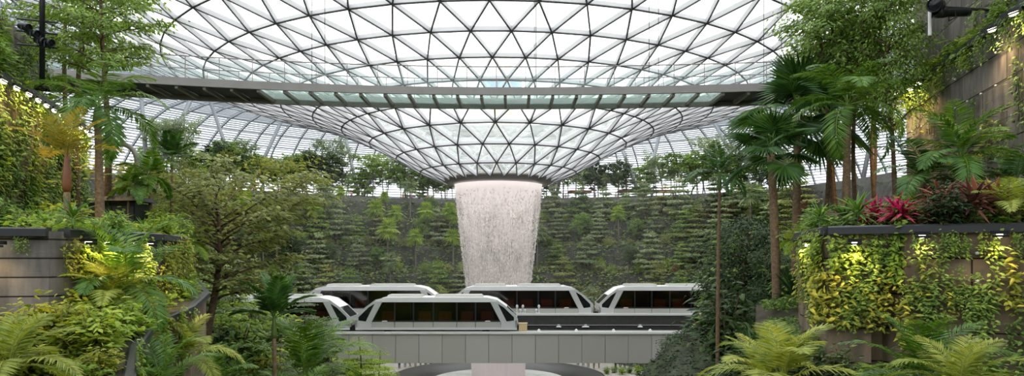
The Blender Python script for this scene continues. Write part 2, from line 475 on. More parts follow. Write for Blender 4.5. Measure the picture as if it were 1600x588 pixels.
for k in range(len(PROF)):
    n = RINGS[k][2]; r = PROF[k][0]
    if k > 0:
        g = Geo()
        w, d = (.15,.42) if r < 40 else (.20,.55)
        if r > 52: w, d = .14,.35
        for i in range(n):
            p, q = node(k,i), node(k,(i+1)%n)
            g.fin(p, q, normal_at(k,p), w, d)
        obj('ring_beam', g.mesh('ring_beam', M['steel'] if r < 52 else M['steel_far']), roof)
    if k+1 < len(PROF):
        n2 = RINGS[k+1][2]
        g = Geo(); gl = Geo(); tris = []
        w, d = (.13,.45) if r < 48 else (.19,.6)
        mer = r >= 50
        if n2 == n:
            # shift between the two rings in half steps
            dlt = RINGS[k+1][3]-RINGS[k][3]
            for i in range(n):
                if dlt < 0: a, b = i, i+1
                else: a, b = i-1, i
                # outer nodes on either side of inner node i
                o = RINGS[k][3]; o2 = RINGS[k+1][3]
                cands = sorted(range(i-2,i+3), key=lambda j: abs((j+o2)-(i+o)))[:2]
                a, b = min(cands), max(cands)
                if mer: a, b = i, i+1
                tris.append((node(k,i), node(k+1,a%n2), node(k+1,b%n2)))
                tris.append((node(k,i), node(k+1,b%n2), node(k,(i+1)%n)))
                P = node(k,i); nn = normal_at(k,P)
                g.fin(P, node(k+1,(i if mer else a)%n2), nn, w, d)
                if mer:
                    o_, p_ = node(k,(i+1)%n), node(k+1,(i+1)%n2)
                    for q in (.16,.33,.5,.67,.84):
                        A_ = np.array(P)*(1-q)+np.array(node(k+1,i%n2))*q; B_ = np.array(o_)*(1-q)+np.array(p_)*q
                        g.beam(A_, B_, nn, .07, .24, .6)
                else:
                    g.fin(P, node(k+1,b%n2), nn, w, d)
        else:
            for i in range(n):
                P = node(k,i); nn = normal_at(k,P)
                c = 2*i
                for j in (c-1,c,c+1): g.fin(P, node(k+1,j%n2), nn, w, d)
                tris.append((P, node(k+1,(c-1)%n2), node(k+1,c%n2)))
                tris.append((P, node(k+1,c%n2), node(k+1,(c+1)%n2)))
                tris.append((P, node(k+1,(c+1)%n2), node(k,(i+1)%n)))
        obj('lattice', g.mesh('lattice', M['steel'] if r < 48 else M['steel_far']), roof)
        for t in tris: gl.add([tuple(np.array(q)+normal_at(k,q)*.03) for q in t], [(0,1,2)])
        obj('glass_band', gl.mesh('glass_band', M['glass'] if r < 46 else M['glass_frit']), roof)
# oculus rim
g = Geo(); g.lathe([(6.9,9.85),(6.95,9.6),(6.3,9.15),(5.6,9.05),(5.5,9.3),(6.2,9.9)], 96, (AX,AY,0), True)
obj('oculus_rim', g.mesh('oculus_rim', M['rim'], True), roof)

# ---- slanting tree columns under the dome
def column(base_px, D, tops, num):
    b = at(base_px, 300, D); b.z = 10.0
    root = empty('column_%d' % num, tuple(b)); tag(root, kind='structure')
    for dx, dy, th in tops:
        x, y = b.x+dx, b.y+dy
        r = hypot(x-AX, y-AY); z = dome_z(r)-.3
        g = Geo(); g.tube([(0,0,0), (dx,dy,z-b.z)], [.34,.30], 12)
        g.lathe([(.55,-.1),(.55,.25),(.36,.5)], 12)
        obj('shaft', g.mesh('shaft', M['column'], True), root)
cols = [(382,118,[(-6.5,1,0),(6,4,0)]),(563,126,[(-4.5,4,0),(5,4,0)]),(1004,126,[(-5,3,0),(5,5,0)]),(1183,116,[(-7.5,3,0),(4.5,3,0)]),
        (866,128,[(-2,3,0),(3.5,3,0)]),(232,98,[(-4,5,0),(5,4,0)]),(1345,100,[(-5,3,0),(5,3,0)])]
for i, c in enumerate(cols): column(*c, i+1)

# ---- retaining walls with planted tops
WALLS = {}
def wall_block(name, poly, z0, z1, mat, soil=True):
    g = []
    vs = []; fs = []; uvs = []
    n = len(poly); u = 0.0
    for i in range(n):
        (x0,y0), (x1,y1) = poly[i], poly[(i+1)%n]
        l = hypot(x1-x0, y1-y0)
        m = max(1, int(l/1.2))
        for k in range(m):
            a, b = k/m, (k+1)/m
            q = [(x0+(x1-x0)*a, y0+(y1-y0)*a, z0),(x0+(x1-x0)*b, y0+(y1-y0)*b, z0),(x0+(x1-x0)*b, y0+(y1-y0)*b, z1),(x0+(x1-x0)*a, y0+(y1-y0)*a, z1)]
            base = len(vs); vs += q; fs.append((base,base+1,base+2,base+3))
            uvs += [(u+l*a,z0),(u+l*b,z0),(u+l*b,z1),(u+l*a,z1)]
        u += l
    me = bpy.data.meshes.new(name); me.from_pydata(vs, [], fs)
    lay = me.uv_layers.new(name='UVMap')
    for i, uvv in enumerate(uvs): lay.data[i].uv = uvv
    me.materials.append(mat)
    o = tag(obj(name, me), kind='structure')
    if soil:
        g = Geo(); g.add([(x,y,z1) for x, y in poly], [tuple(range(n))])
        obj('soil', g.mesh('soil', M['soil']), o)
    return o

TRIM = [0]
def ledge(pts, h=.15, d=.30, mat=None):
    """metal planter edge swept along a line of (x,y,z); it stands proud of the wall by a few centimetres"""
    TRIM[0] += 1
    P = [Vector(p) for p in pts]; vs = []; fs = []
    for i, p in enumerate(P):
        t = (P[min(i+1,len(P)-1)]-P[max(i-1,0)]); t.z = 0; t.normalize()
        s = Vector((-t.y, t.x, 0))
        for a, b in ((-d*.5,-h),(d*.5,-h),(d*.5,0),(d*.32,.03),(-d*.32,.03),(-d*.5,0)):
            vs.append(tuple(p+s*a+Vector((0,0,b))))
    for i in range(len(P)-1):
        for k in range(6):
            fs.append((i*6+k, (i+1)*6+k, (i+1)*6+(k+1)%6, i*6+(k+1)%6))
    fs.append((5,4,3,2,1,0)); fs.append(tuple((len(P)-1)*6+k for k in range(6)))
    g = Geo(); g.add(vs, fs)
    return tag(obj('trim_%d' % TRIM[0], g.mesh('ledge', mat or M['ledge'])), kind='structure')

L1 = [(-14,13.0),(-9.5,14.0),(-9.42,14.35),(-8.9,17.2),(-9.6,20),(-12,25),(-17,31)]
Z_L1 = .56
wall_block('wall_left', L1+[(-32,31),(-32,12.4)], -5.5, Z_L1, M['stone'])
ledge([(x,y,Z_L1+.04) for x,y in [(-18,12.2)]+L1[:2]]); ledge([(x,y,Z_L1+.04) for x,y in L1[2:6]])
L2 = [(-13.6,17.0),(-14.2,19.5),(-15.2,22.5),(-16.2,25.5),(-17.4,27.5)]
Z_L2 = 5.0
wall_block('wall_left', [(-34,16.2)]+L2+[(-20,29),(-34,29)], .3, Z_L2, M['stone_warm'])
ledge([(-16,16.9,Z_L2+.04)]+[(x,y,Z_L2+.04) for x,y in L2], .15, .45)
L3 = [(-16.2,18.4),(-17.3,22),(-18.6,27)]
wall_block('wall_left', [(-34,18)]+L3+[(-21,28.6),(-34,28.6)], 4.8, 8.4, M['stone_dark'])
R1 = [(14,12.5),(10.3,13.1),(8.05,14.0),(8.0,14.75),(7.62,14.8),(7.55,14.35),(6.85,14.8),(7.6,18),(9.6,23),(13,29)]
Z_R1 = .62
wall_block('wall_right', [(34,12.3)]+R1+[(34,30)], -7.5, Z_R1, M['stone_warm'])
ledge([(16,12.2,Z_R1+.04)]+[(x,y,Z_R1+.04) for x,y in R1[:3]]+[(7.55,14.3,Z_R1+.04),(6.85,14.75,Z_R1+.04)]); ledge([(x,y,Z_R1+.04) for x,y in R1[6:]])
R2 = [(12.2,14.6),(13.0,17.5),(14.0,21.5),(15.2,26.3)]
Z_R2 = 6.4
wall_block('wall_right', [(34,14)]+R2+[(17,27.5),(34,27.6)], .4, Z_R2, M['stone_dark'])
ledge([(x,y,Z_R2+.04) for x,y in R2], .2, .36)
R3 = [(13.0,15.0),(13.7,18),(14.6,22),(15.9,27.0)]
wall_block('wall_right', [(34,14.6)]+R3+[(17.5,27.4),(34,27.5)], 6.2, 12.5, M['stone_dark'])
wall_block('unseen_front_wall', [(-40,-5.5),(40,-5.5),(40,-4.5),(-40,-4.5)], -15, 4.5, M['stone_dark'])  # unseen wall added behind the camera so train windows reflect dark
# the lower beds below the ledges, each with its own winding planter edge
B1 = [(-6.3,11.2,-2.1),(-7.3,13.2,-1.75),(-7.9,15.0,-1.45),(-8.1,17.2,-1.25),(-8.6,19.2,-1.0),(-10.2,22.0,-.75),(-12.2,25.5,-.6)]
def bed(name, edge, back, drop, mat):
    vs = []; fs = []; uv = []
    u = 0
    for i, (e, b) in enumerate(zip(edge, back)):
        vs += [(e[0],e[1],e[2]-drop), (e[0],e[1],e[2]), (b[0],b[1],b[2])]
    for i in range(len(edge)-1):
        l = hypot(edge[i+1][0]-edge[i][0], edge[i+1][1]-edge[i][1])
        fs.append((i*3,(i+1)*3,(i+1)*3+1,i*3+1)); uv += [(u,-drop),(u+l,-drop),(u+l,0),(u,0)]
        fs.append((i*3+1,(i+1)*3+1,(i+1)*3+2,i*3+2)); uv += [(u,0),(u+l,0),(u+l,1),(u,1)]
        u += l
    me = bpy.data.meshes.new(name); me.from_pydata(vs, [], fs)
    lay = me.uv_layers.new(name='UVMap')
    for i, q in enumerate(uv): lay.data[i].uv = q
    me.materials.append(mat); me.materials.append(M['soil'])
    for i, p in enumerate(me.polygons): p.material_index = i % 2
    return tag(obj(name, me), kind='structure')
bed('wall_left', B1, [(-12,12.6,-1.9),(-10.5,13.9,-1.6),(-9.6,14.1,-1.3),(-9.3,15.5,-1.1),(-9.1,17.2,-.9),(-9.8,20,-.6),(-12,25.2,-.4)], 6, M['stone_warm'])
ledge([(x,y,z+.04) for x,y,z in B1], .13, .2)
B2 = [(12.0,10.6,-3.6),(9.2,11.2,-3.4),(7.0,12.3,-3.2),(5.9,14.0,-3.0),(6.2,17.5,-2.6),(8.3,23.2,-1.6)]
bed('wall_right', B2, [(13.8,12.6,-3.2),(10.2,13.3,-3.0),(8.1,14.1,-2.8),(6.95,14.8,-2.5),(7.6,18,-2.0),(9.6,23,-1.2)], 6, M['stone'])

# ---- basin under the fall
g = Geo(); g.lathe([(13.2,-15.0),(13.2,-14.55),(12.7,-14.5),(12.4,-14.72),(8.5,-15.02),(8.3,-16.6),(13.2,-16.6)], 96, (AX,AY,0), True)
basin = empty('rain_basin', (AX,AY,-16.6))
tag(basin, 'round dark-walled basin with white foaming water below the waterfall', 'fountain basin')
def sub(o, parent):   # keep world place under a moved parent
    o.parent = parent; o.location = Vector(o.location)-parent.location; return o
sub(obj('basin_wall', g.mesh('basin_wall', M['pool_wall'], True)), basin)
g = Geo()
rr = [0,1.5,3,4,5,6.2,7.4,8.45]
vs = []; fs = []
for i, r in enumerate(rr):
    for k in range(72):
        a = 2*pi*k/72
        vs.append((AX+r*cos(a), AY+r*sin(a), -15.08+(.22 if 3<=r<=5 else .07)*max(0,sin(k*2.3+i*1.9)+sin(k*.7+i))*(.5 if r<8 else 0)))
for i in range(len(rr)-1):
    for k in range(72): fs.append((i*72+k, i*72+(k+1)%72, (i+1)*72+(k+1)%72, (i+1)*72+k))
g.add(vs, fs); sub(obj('pool_water', g.mesh('pool_water', M['pool_water'], True)), basin)

# ---- the falling water
def fall_r(t):   # t = metres below the rim
    return 5.45-.118*t if t < 13 else 3.916-.06*(t-13)
def sheet(name, rscale, z_top, z_bot, n=120, m=60, uoff=0):
    vs = []; fs = []; uvs = []
    for j in range(m+1):
        t = (z_top-z_bot)*(j/m)**1.3
        r = fall_r(t)*rscale
        for k in range(n):
            a = 2*pi*k/n; w = 1+.012*sin(k*1.7+j*.11+uoff)*min(1,t/3)
            vs.append((r*cos(a)*w, r*sin(a)*w, z_top-t))
    for j in range(m):
        for k in range(n):
            k2 = (k+1)%n; fs.append((j*n+k, j*n+k2, (j+1)*n+k2, (j+1)*n+k))
            t0 = (z_top-z_bot)*(j/m)**1.3; t1 = (z_top-z_bot)*((j+1)/m)**1.3
            u0, u1 = uoff+k/n*32, uoff+(k+1)/n*32
            uvs += [(u0,t0),(u1,t0),(u1,t1),(u0,t1)]
    me = bpy.data.meshes.new(name); me.from_pydata(vs, [], fs)
    lay = me.uv_layers.new(name='UVMap')
    for i, q in enumerate(uvs): lay.data[i].uv = q
    me.polygons.foreach_set('use_smooth', [True]*len(me.polygons))
    me.materials.append(M['water']); return me
fall = empty('waterfall', (AX,AY,9.2))
tag(fall, 'tall white round waterfall dropping from the dark ring of the glass funnel', 'waterfall')
obj('water_curtain', sheet('water_curtain', 1.0, 0, -24.25), fall)
obj('inner_curtain', sheet('inner_curtain', .86, -.1, -24.25, uoff=41.3), fall)
g = Geo(); P = []
nd = 5200
t = NR.uniform(1.0, 17, nd); a = NR.integers(0, 190, nd)*(2*pi/190)+NR.normal(0,.006,nd); r = np.array([fall_r(x) for x in t])*(1.02+NR.uniform(-.02,.02,nd))
s = NR.uniform(.018,.05,nd)
for i in range(nd):
    x, y, z = r[i]*cos(a[i]), r[i]*sin(a[i]), -t[i]; k = s[i]
    g.add([(x-k,y,z),(x+k,y,z),(x,y-k,z),(x,y+k,z),(x,y,z+k*4.0),(x,y,z-k*2)], [(0,2,4),(2,1,4),(1,3,4),(3,0,4),(2,0,5),(1,2,5),(3,1,5),(0,3,5)])
o = obj('falling_drops', g.mesh('falling_drops', M['drops'], True), fall); o['kind'] = 'stuff'

# ---- mist drifting off the fall over the back garden
m_, nt_, N_, Lk_, out_ = nmat('mist'); vs_ = N_.new('ShaderNodeVolumeScatter'); vs_.inputs['Color'].default_value = (.96,.97,.97,1); vs_.inputs['Density'].default_value = .0022; vs_.inputs['Anisotropy'].default_value = .2
Lk_.new(vs_.outputs[0], out_.inputs['Volume'])
g = Geo(); g.lathe([(.01,-14.8),(14,-14.8),(21,-6),(25,2),(27,7),(24,10.5),(14,9.0),(.01,8.7)], 40, (AX,AY,0))
tag(obj('mist', g.mesh('mist', m_)), 'thin white mist drifting around the waterfall over the back garden', 'mist', None, 'stuff')
# ---- the walkway bridge under the dome
def bridge():
    def yc(x, o): return 40.0 - (.0066 if x < 0 else .0046)*x*x + o
    root = empty('canopy_bridge', (0,40,9.5)); tag(root, 'long curved grey footbridge with glass deck hung below the dome', 'footbridge')
    O = Vector((0,40,9.5))
    X0, X1 = -34.0, 24.0
    xs = np.linspace(X0, X1, 81)
    def strip(o0, o1, z0, z1):
        g = Geo(); vs = []; fs = []
        for x in xs:
            for o_, z in ((o0,z0),(o1,z0),(o1,z1),(o0,z1)): vs.append((x-O.x, yc(x,o_)-O.y, z-O.z))
        for i in range(len(xs)-1):
            for k in range(4): fs.append((i*4+k,(i+1)*4+k,(i+1)*4+(k+1)%4,i*4+(k+1)%4))
        fs.append((3,2,1,0)); fs.append(tuple((len(xs)-1)*4+k for k in range(4)))
        g.add(vs, fs); return g
    obj('fascia', strip(-.06,.10,9.58,10.02).mesh('fascia', M['bridge_metal']), root)
    obj('edge_beam', strip(2.62,2.82,9.35,9.66).mesh('edge_beam', M['bridge_rib']), root)
    obj('edge_kerb', strip(2.70,2.82,9.66,10.02).mesh('edge_kerb', M['bridge_metal']), root)
    step = 1.40
    n = int((X1-X0)/step)
    for i in range(n+1):
        x = X0+i*step
        g = Geo(); g.beam((x-O.x,yc(x,.1)-O.y,9.63-O.z),(x-O.x,yc(x,2.62)-O.y,9.60-O.z),(0,0,1),.17,.20)
        obj('rib', g.mesh('rib', M['bridge_rib']), root)
        if i < n:
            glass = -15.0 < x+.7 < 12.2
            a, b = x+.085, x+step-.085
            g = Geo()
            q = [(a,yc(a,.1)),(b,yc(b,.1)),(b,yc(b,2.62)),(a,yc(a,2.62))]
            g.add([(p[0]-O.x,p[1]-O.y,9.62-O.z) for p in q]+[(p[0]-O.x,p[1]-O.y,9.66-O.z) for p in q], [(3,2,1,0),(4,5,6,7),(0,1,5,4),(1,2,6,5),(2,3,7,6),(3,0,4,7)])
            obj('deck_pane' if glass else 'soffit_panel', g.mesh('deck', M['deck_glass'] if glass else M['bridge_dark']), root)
    for o_, nm in ((0.02,'near'),(2.76,'far')):
        pg = []
        k = 0; x = X0+.4
        while x < X1:
            g = Geo(); g.box((x-O.x,yc(x,o_)-O.y,10.62-O.z),(.035,.05,1.2)); obj('post', g.mesh('post', M['bridge_metal']), root)
            if x+1.72 < X1:
                a, b = x+.06, x+1.66
                g = Geo(); g.add([(a-O.x,yc(a,o_)-O.y,10.08-O.z),(b-O.x,yc(b,o_)-O.y,10.08-O.z),(b-O.x,yc(b,o_)-O.y,11.10-O.z),(a-O.x,yc(a,o_)-O.y,11.10-O.z)],[(0,1,2,3)])
                obj('railing_pane', g.mesh('railing_pane', M['rail_glass']), root)
            x += 1.72
        g = Geo(); g.tube([(x-O.x,yc(x,o_)-O.y,11.24-O.z) for x in xs], .032, 6); obj('handrail', g.mesh('handrail', M['bridge_metal'], True), root)
    for px in (-31, 130, 490, 838, 1030, 1215):
        x = (px-800)/F*39.5
        for o_ in (.02, 2.76):
            y = yc(x,o_); r = hypot(x-AX, y-AY); zt = dome_z(r)-.3
            g = Geo(); g.tube([(x-O.x,y-O.y,10.0-O.z),(x-O.x,y-O.y,zt-O.z)], .018, 5); obj('hanger_cable', g.mesh('hanger_cable', M['black_metal']), root)
bridge()

# ---- guideway beams
def guideway():
    b = empty('guideway_beam', (0,51,-7.6)); tag(b, 'near grey metal-clad guideway beam carrying the front train across the valley', 'guideway')
    X0, X1 = -32.0, 32.0
    n = 38; st = (X1-X0)/n
    for i in range(n):
        g = Geo(); x = X0+st*(i+.5); g.box((x,-1.55,1.06),(st-.03,.12,2.10)); obj('clad_panel', g.mesh('clad_panel', M['beam_clad']), b)
    g = Geo(); g.box((0,0,1.0),(X1-X0,2.9,2.0)); obj('girder', g.mesh('girder', M['track_dark']), b)
    g = Geo(); g.box((0,-1.56,2.20),(X1-X0,.34,.16)); obj('white_kerb', g.mesh('kerb', M['white_paint']), b)
    for y in (-.75,.75):
        g = Geo(); g.box((0,y,2.06),(X1-X0,.42,.12)); obj('running_pad', g.mesh('pad', M['plaza']), b)
    c = empty('guideway_beam', (0,56,-7.04)); tag(c, 'shade-dark guideway beam behind, with conduit and small lamps, carrying the rear train', 'guideway')
    g = Geo(); g.box((0,0,.95),(X1*2+12,2.9,1.9)); obj('girder', g.mesh('girder', M['track_dark']), c)
    g = Geo(); g.box((0,-1.6,1.75),(X1*2+12,.30,1.5)); obj('parapet', g.mesh('parapet', M['track_dark']), c)
    g = Geo(); g.box((0,-1.62,2.58),(X1*2+12,.42,.16)); obj('white_kerb', g.mesh('kerb', M['white_paint']), c)
    g = Geo(); g.tube([(-38,-1.82,1.72),(38,-1.82,1.72)], .04, 6); obj('conduit', g.mesh('conduit', M['steel_rail']), c)
    for px in (873,915,1000,1092):
        x = (px-800)/F*54.2
        g = Geo(); g.box((x,-1.86,1.62),(.62 if px in (915,1092) else .42,.16,.09), 0, .7); g.box((x,-1.80,1.72),(.2,.10,.12)); obj('track_lamp', g.mesh('track_lamp', M['train_white']), c)
    # little signal boxes and bolts on the near beam
    for k, px in enumerate((842,900,958,1015,1072)):
        x = (px-800)/F*50
        o = empty('anchor_bracket', (x,49.8,-5.32)); tag(o, ['first','second','third','fourth','fifth'][k]+' small pale bracket along the white kerb, counted from the cream box', 'bracket', 'small brackets on the near guideway')
        g = Geo(); g.box((0,0,.05),(.22,.2,.10)); obj('foot_plate', g.mesh('foot_plate', M['train_white']), o)
        g = Geo(); g.lathe([(.05,.1),(.05,.15),(.03,.17),(0.001,.17)], 8); obj('bolt', g.mesh('bolt', M['train_white']), o)
    o = empty('equipment_box', (.80,50.0,-5.4)); tag(o, 'cream equipment box on the near track beside the train nose', 'box')
    g = Geo(); g.box((0,0,.34),(.60,.5,.55)); obj('cabinet', g.mesh('cabinet', M['yellow_box']), o)
    g = Geo(); g.box((0,0,.64),(.66,.56,.06)); obj('lid', g.mesh('lid', M['yellow_box']), o)
    g = Geo()
    for dx in (-.2,.2): g.box((dx,0,.03),(.1,.4,.08))
    obj('plinth', g.mesh('plinth', M['bridge_rib']), o)
    # white insulator posts on the rear kerb
    for k, px in enumerate((808,813,817,820,838,842)):
        x = (px-800)/F*54.4
        o = empty('marker_post', (x,54.38,-4.38)); tag(o, ['first','second','third','fourth','fifth','sixth'][k]+' little white marker on the rear kerb, counting away from the front train', 'marker', 'white markers on the rear kerb')
        tall = px in (808,817,842)
        g = Geo(); g.lathe([(.05,0),(.05,.42 if tall else .16),(.10,.46 if tall else .18),(.10,.62 if tall else .32),(.01,.70 if tall else .36)], 8); obj('post', g.mesh('post', M['white_paint'], True), o)
        g = Geo(); g.box((0,0,.02),(.2,.2,.05)); obj('base', g.mesh('base', M['white_paint']), o)
# cladding: flat warm-grey sheets with slight differences from sheet to sheet
def clad():
    m, nt, N, Lk, out = nmat('beam_cladding')
    oi = N.new('ShaderNodeObjectInfo'); r = N.new('ShaderNodeValToRGB')
    r.color_ramp.elements[0].color = (.50,.475,.43,1); r.color_ramp.elements[1].color = (.60,.57,.52,1)
    Lk.new(oi.outputs['Random'], r.inputs[0]); b = N.new('ShaderNodeBsdfPrincipled'); b.inputs['Roughness'].default_value = .5; b.inputs['Metallic'].default_value = .2
    Lk.new(r.outputs[0], b.inputs['Base Color']); Lk.new(b.outputs[0], out.inputs[0]); return m
M['beam_clad'] = clad()
guideway()

# ---- the trains
def prism(g, poly, y0, y1):
    """closed side outline (x,z) drawn out from y0 to y1"""
    n = len(poly)
    g.add([(x,y0,z) for x,z in poly]+[(x,y1,z) for x,z in poly], [tuple(range(n)), tuple(range(2*n-1,n-1,-1))]+[(i,n+i,n+(i+1)%n,(i+1)%n) for i in range(n)])
def make_car(name, loc, s=1.0):
    L, W, Ht = 11.8, 2.7, 2.72
    h = L/2
    root = empty(name, loc)
    # outline of the side: sloped noses, kinked below the roof
    out = [(-h+.35,.22),(-h,.42),(-h,1.18),(-h+.75,1.9),(-h+1.55,2.42),(-h+2.3,2.60),(h-2.3,2.60),(h-1.55,2.42),(h-.75,1.9),(h,1.18),(h,.42),(h-.35,.22)]
    ins = [(-h+.5,.3),(-h+.2,.5),(-h+.2,1.16),(-h+.9,1.8),(-h+1.65,2.28),(-h+2.3,2.44),(h-2.3,2.44),(h-1.65,2.28),(h-.9,1.8),(h-.2,1.16),(h-.2,.5),(h-.5,.3)]
    g = Geo(); prism(g, ins, -.22, .22); g.box((0,0,.50),(L-.9,W-.3,.16))
    obj('cabin', g.mesh('cabin', M['train_inside']), root)
    # roof skin and noses
    def band(pts_o, pts_i, y0, y1, mat, nm):
        g = Geo(); n = len(pts_o)
        vs = [(x,y,z) for y in (y0,y1) for x,z in pts_o]+[(x,y,z) for y in (y0,y1) for x,z in pts_i]
        fs = []
        for i in range(n-1):
            fs.append((i,i+1,n+i+1,n+i)); fs.append((2*n+i,3*n+i,3*n+i+1,2*n+i+1))
            fs.append((i,2*n+i,2*n+i+1,i+1)); fs.append((n+i,n+i+1,3*n+i+1,3*n+i))
        fs += [(0,n,3*n,2*n),(n-1,3*n-1,4*n-1,2*n-1)]
        g.add(vs, fs); return obj(nm, g.mesh(nm, mat), root)
    ro = out[3:9]; ri = [(x*.985,z-.1) for x,z in ro]
    band(ro, ri, -W/2, W/2, M['train_white'], 'roof')
    for sx in (-1,1):
        po = [(sx*h*1.0,1.18),(sx*(h-.75),1.9)]; 
        # sloping windscreen with its surround
        g = Geo()
        a, b = Vector((sx*h,0,1.18)), Vector((sx*(h-.75),0,1.9))
        for y0, y1 in ((-W/2,-W/2+.16),(W/2-.16,W/2)):
            g.add([(a.x,y0,a.z),(a.x,y1,a.z),(b.x,y1,b.z),(b.x,y0,b.z),(a.x-sx*.14,y0,a.z),(a.x-sx*.14,y1,a.z),(b.x-sx*.14,y1,b.z-.08),(b.x-sx*.14,y0,b.z-.08)],
                  [(0,1,2,3),(7,6,5,4),(0,4,5,1),(1,5,6,2),(2,6,7,3),(3,7,4,0)])
        obj('windscreen_pillar', g.mesh('windscreen_pillar', M['train_silver']), root)
        g = Geo(); g.add([(a.x-sx*.04,-W/2+.16,a.z),(a.x-sx*.04,W/2-.16,a.z),(b.x-sx*.04,W/2-.16,b.z),(b.x-sx*.04,-W/2+.16,b.z),(a.x-sx*.09,-W/2+.16,a.z),(a.x-sx*.09,W/2-.16,a.z),(b.x-sx*.09,W/2-.16,b.z),(b.x-sx*.09,-W/2+.16,b.z)],
                       [(0,1,2,3),(7,6,5,4),(0,4,5,1),(1,5,6,2),(2,6,7,3),(3,7,4,0)])
        obj('windscreen', g.mesh('windscreen', M['train_glass']), root)
        g = Geo(); prism(g, [(sx*h,.42),(sx*h,1.18),(sx*(h-.16),1.18),(sx*(h-.16),.42)], -W/2, W/2); obj('nose_panel', g.mesh('nose_panel', M['train_silver']), root)
        g = Geo(); g.box((sx*(h+.09),0,.42),(.28,1.5,.22)); obj('bumper', g.mesh('bumper', M['train_dark']), root)
        for sy in (-1,1):
            g = Geo(); g.box((sx*(h+.02),sy*.95,.78),(.08,.34,.14)); hl = obj('head_lamp', g.mesh('head_lamp', M['white_paint']), root)
            g = Geo(); g.box((sx*(h+.02),sy*.95,.62),(.07,.30,.08)); obj('tail_lamp', g.mesh('tail_lamp', M['lamp_red']), hl)
    # sides
    for sy in (-1,1):
        y = sy*(W/2)
        yi = sy*(W/2-.10)
        def plate(poly, mat, nm, dy=0, par=root, t=.10):
            g = Geo(); prism(g, poly, y+sy*dy, y-sy*t); return obj(nm, g.mesh(nm, mat), par)
        # silver frame: lower sill, slanted posts, eaves
        plate([(-h+.02,.24),(h-.02,.24),(h-.02,.42),(-h+.02,.42)], M['train_silver'], 'sill_panel', .004)
        for sx in (-1,1):
            plate([(sx*h,.42),(sx*(h-1.2),.42),(sx*(h-1.2),.80),(sx*h,.95)], M['train_silver'], 'corner_panel')
            plate([(sx*(h-.75),.80),(sx*(h-1.2),.80),(sx*(h-1.98),2.30),(sx*(h-1.50),2.30)], M['train_silver'], 'slanted_post', .015)
            plate([(sx*(h-.02),.93),(sx*(h-.24),.90),(sx*(h-.24),1.16),(sx*(h-.98),1.88),(sx*(h-1.66),2.30),(sx*(h-1.5),2.44),(sx*(h-.75),1.9),(sx*h,1.18)], M['train_silver'], 'nose_frame', .01)
            plate([(sx*(h-.24),.88),(sx*(h-.80),.84),(sx*(h-1.52),2.26),(sx*(h-.98),1.88),(sx*(h-.24),1.16)], M['train_glass'], 'corner_window', -.02)
        plate([(-h+1.5,2.26),(h-1.5,2.26),(h-1.5,2.44),(h-2.2,2.60),(-h+2.2,2.60),(-h+1.5,2.44)], M['train_white'], 'eaves_panel', .012)
        # lower body panels: fixed, door pair, fixed, door pair, fixed
        xs = [-h+1.2,-3.05,-1.75,-.20,3.05-1.35,3.05,h-1.2]
        xs = [-h+1.2,-3.05,-1.70,-.25,2.75,4.1-.0]
        xs = [-h+1.2,-3.0,-1.65,-.2,2.85-.0,h-1.2]
        names = ['side_panel','door','door','side_panel','side_panel']
        xs = [-4.7,-3.02,-1.66,-.22,2.86-1.36,2.86,4.7]
        names = ['side_panel','door_leaf','door_leaf','side_panel','door_leaf','side_panel']
        for a, b, nm in zip(xs, xs[1:], names):
            p = plate([(a+.02,.42),(b-.02,.42),(b-.02,.84),(a+.02,.84)], M['train_panel'], nm, -.005 if nm=='door_leaf' else 0)
            # glazing above
            a2 = -4.62 if a < -4.6 else a; b2 = 4.62 if b > 4.6 else b
            tl = -3.95 if a < -4.6 else a; tr = 3.95 if b > 4.6 else b
            plate([(a2+.03,.88),(b2-.03,.88),(tr-.03,2.24),(tl+.03,2.24)], M['train_window'], 'window', -.02, root, .06)
            if nm == 'door_leaf' or b < 4.6:
                plate([(b-.05,.86),(b+.05,.86),(b+.05,2.26),(b-.05,2.26)], M['train_dark'], 'mullion', -.005)
        plate([(-4.7,.82),(4.7,.82),(4.72,.92),(-4.72,.92)], M['train_dark'], 'belt_strip', .002)
        for x in (-3.75,3.75):
            plate([(x-.22,.84),(x+.22,.84),(x+.14,.92),(x-.14,.92)], M['white_paint'], 'side_lamp', .03)
    # roof boxes
    for x, l in ((-2.4,2.6),(1.6,3.6)):
        g = Geo(); g.box((x,0,2.68),(l,1.7,.16), 0, .92); obj('roof_unit', g.mesh('roof_unit', M['train_panel']), root)
    for x in (-3.6,3.6):
        for y in (-.75,.75):
            g = Geo(); g.lathe([(.05,-.14),(.30,-.14),(.33,-.08),(.33,.08),(.30,.14),(.05,.14)], 16, (0,0,0), True)
            w = obj('wheel', g.mesh('wheel', M['train_dark'], True), root, None, (x,y,.28)); w.rotation_euler = (pi/2,0,0)
    # what shows through the glass: seats and poles
    for x in (-3.6,-.9,.6,2.2,3.7):
        g = Geo(); g.box((x,-.90,.95),(.9,.36,.10)); g.box((x,-.70,1.25),(.9,.09,.55)); 
        obj('seat', g.mesh('seat', M['train_seat']), root)
    for x in (-2.9,.3,3.0):
        for sy in (-1,1):
            g = Geo(); g.box((x,sy*.62,2.36),(1.3,.14,.05)); obj('ceiling_lamp', g.mesh('ceiling_lamp', M['train_lamp']), root)
    for x in (-1.9,1.4):
        g = Geo(); g.tube([(x,-1.02,.5),(x,-1.02,2.4)], .025, 6); obj('grab_pole', g.mesh('grab_pole', M['steel_rail']), root)
    return remember(root)
M['train_window'] = glassmat('train_window', (.55,.52,.50), .93, (.05,.05,.05), .04)
ZT1, ZT2 = -5.45, -4.84
def car_at(px, D, z): 
    return ((px-800)/F*(D-1.35), D, z)
car = make_car('train_car', car_at(681.5,51,ZT1-.0))
tag(car, 'silver train car nearest, shown whole, on the front guideway', 'train car', 'train cars')
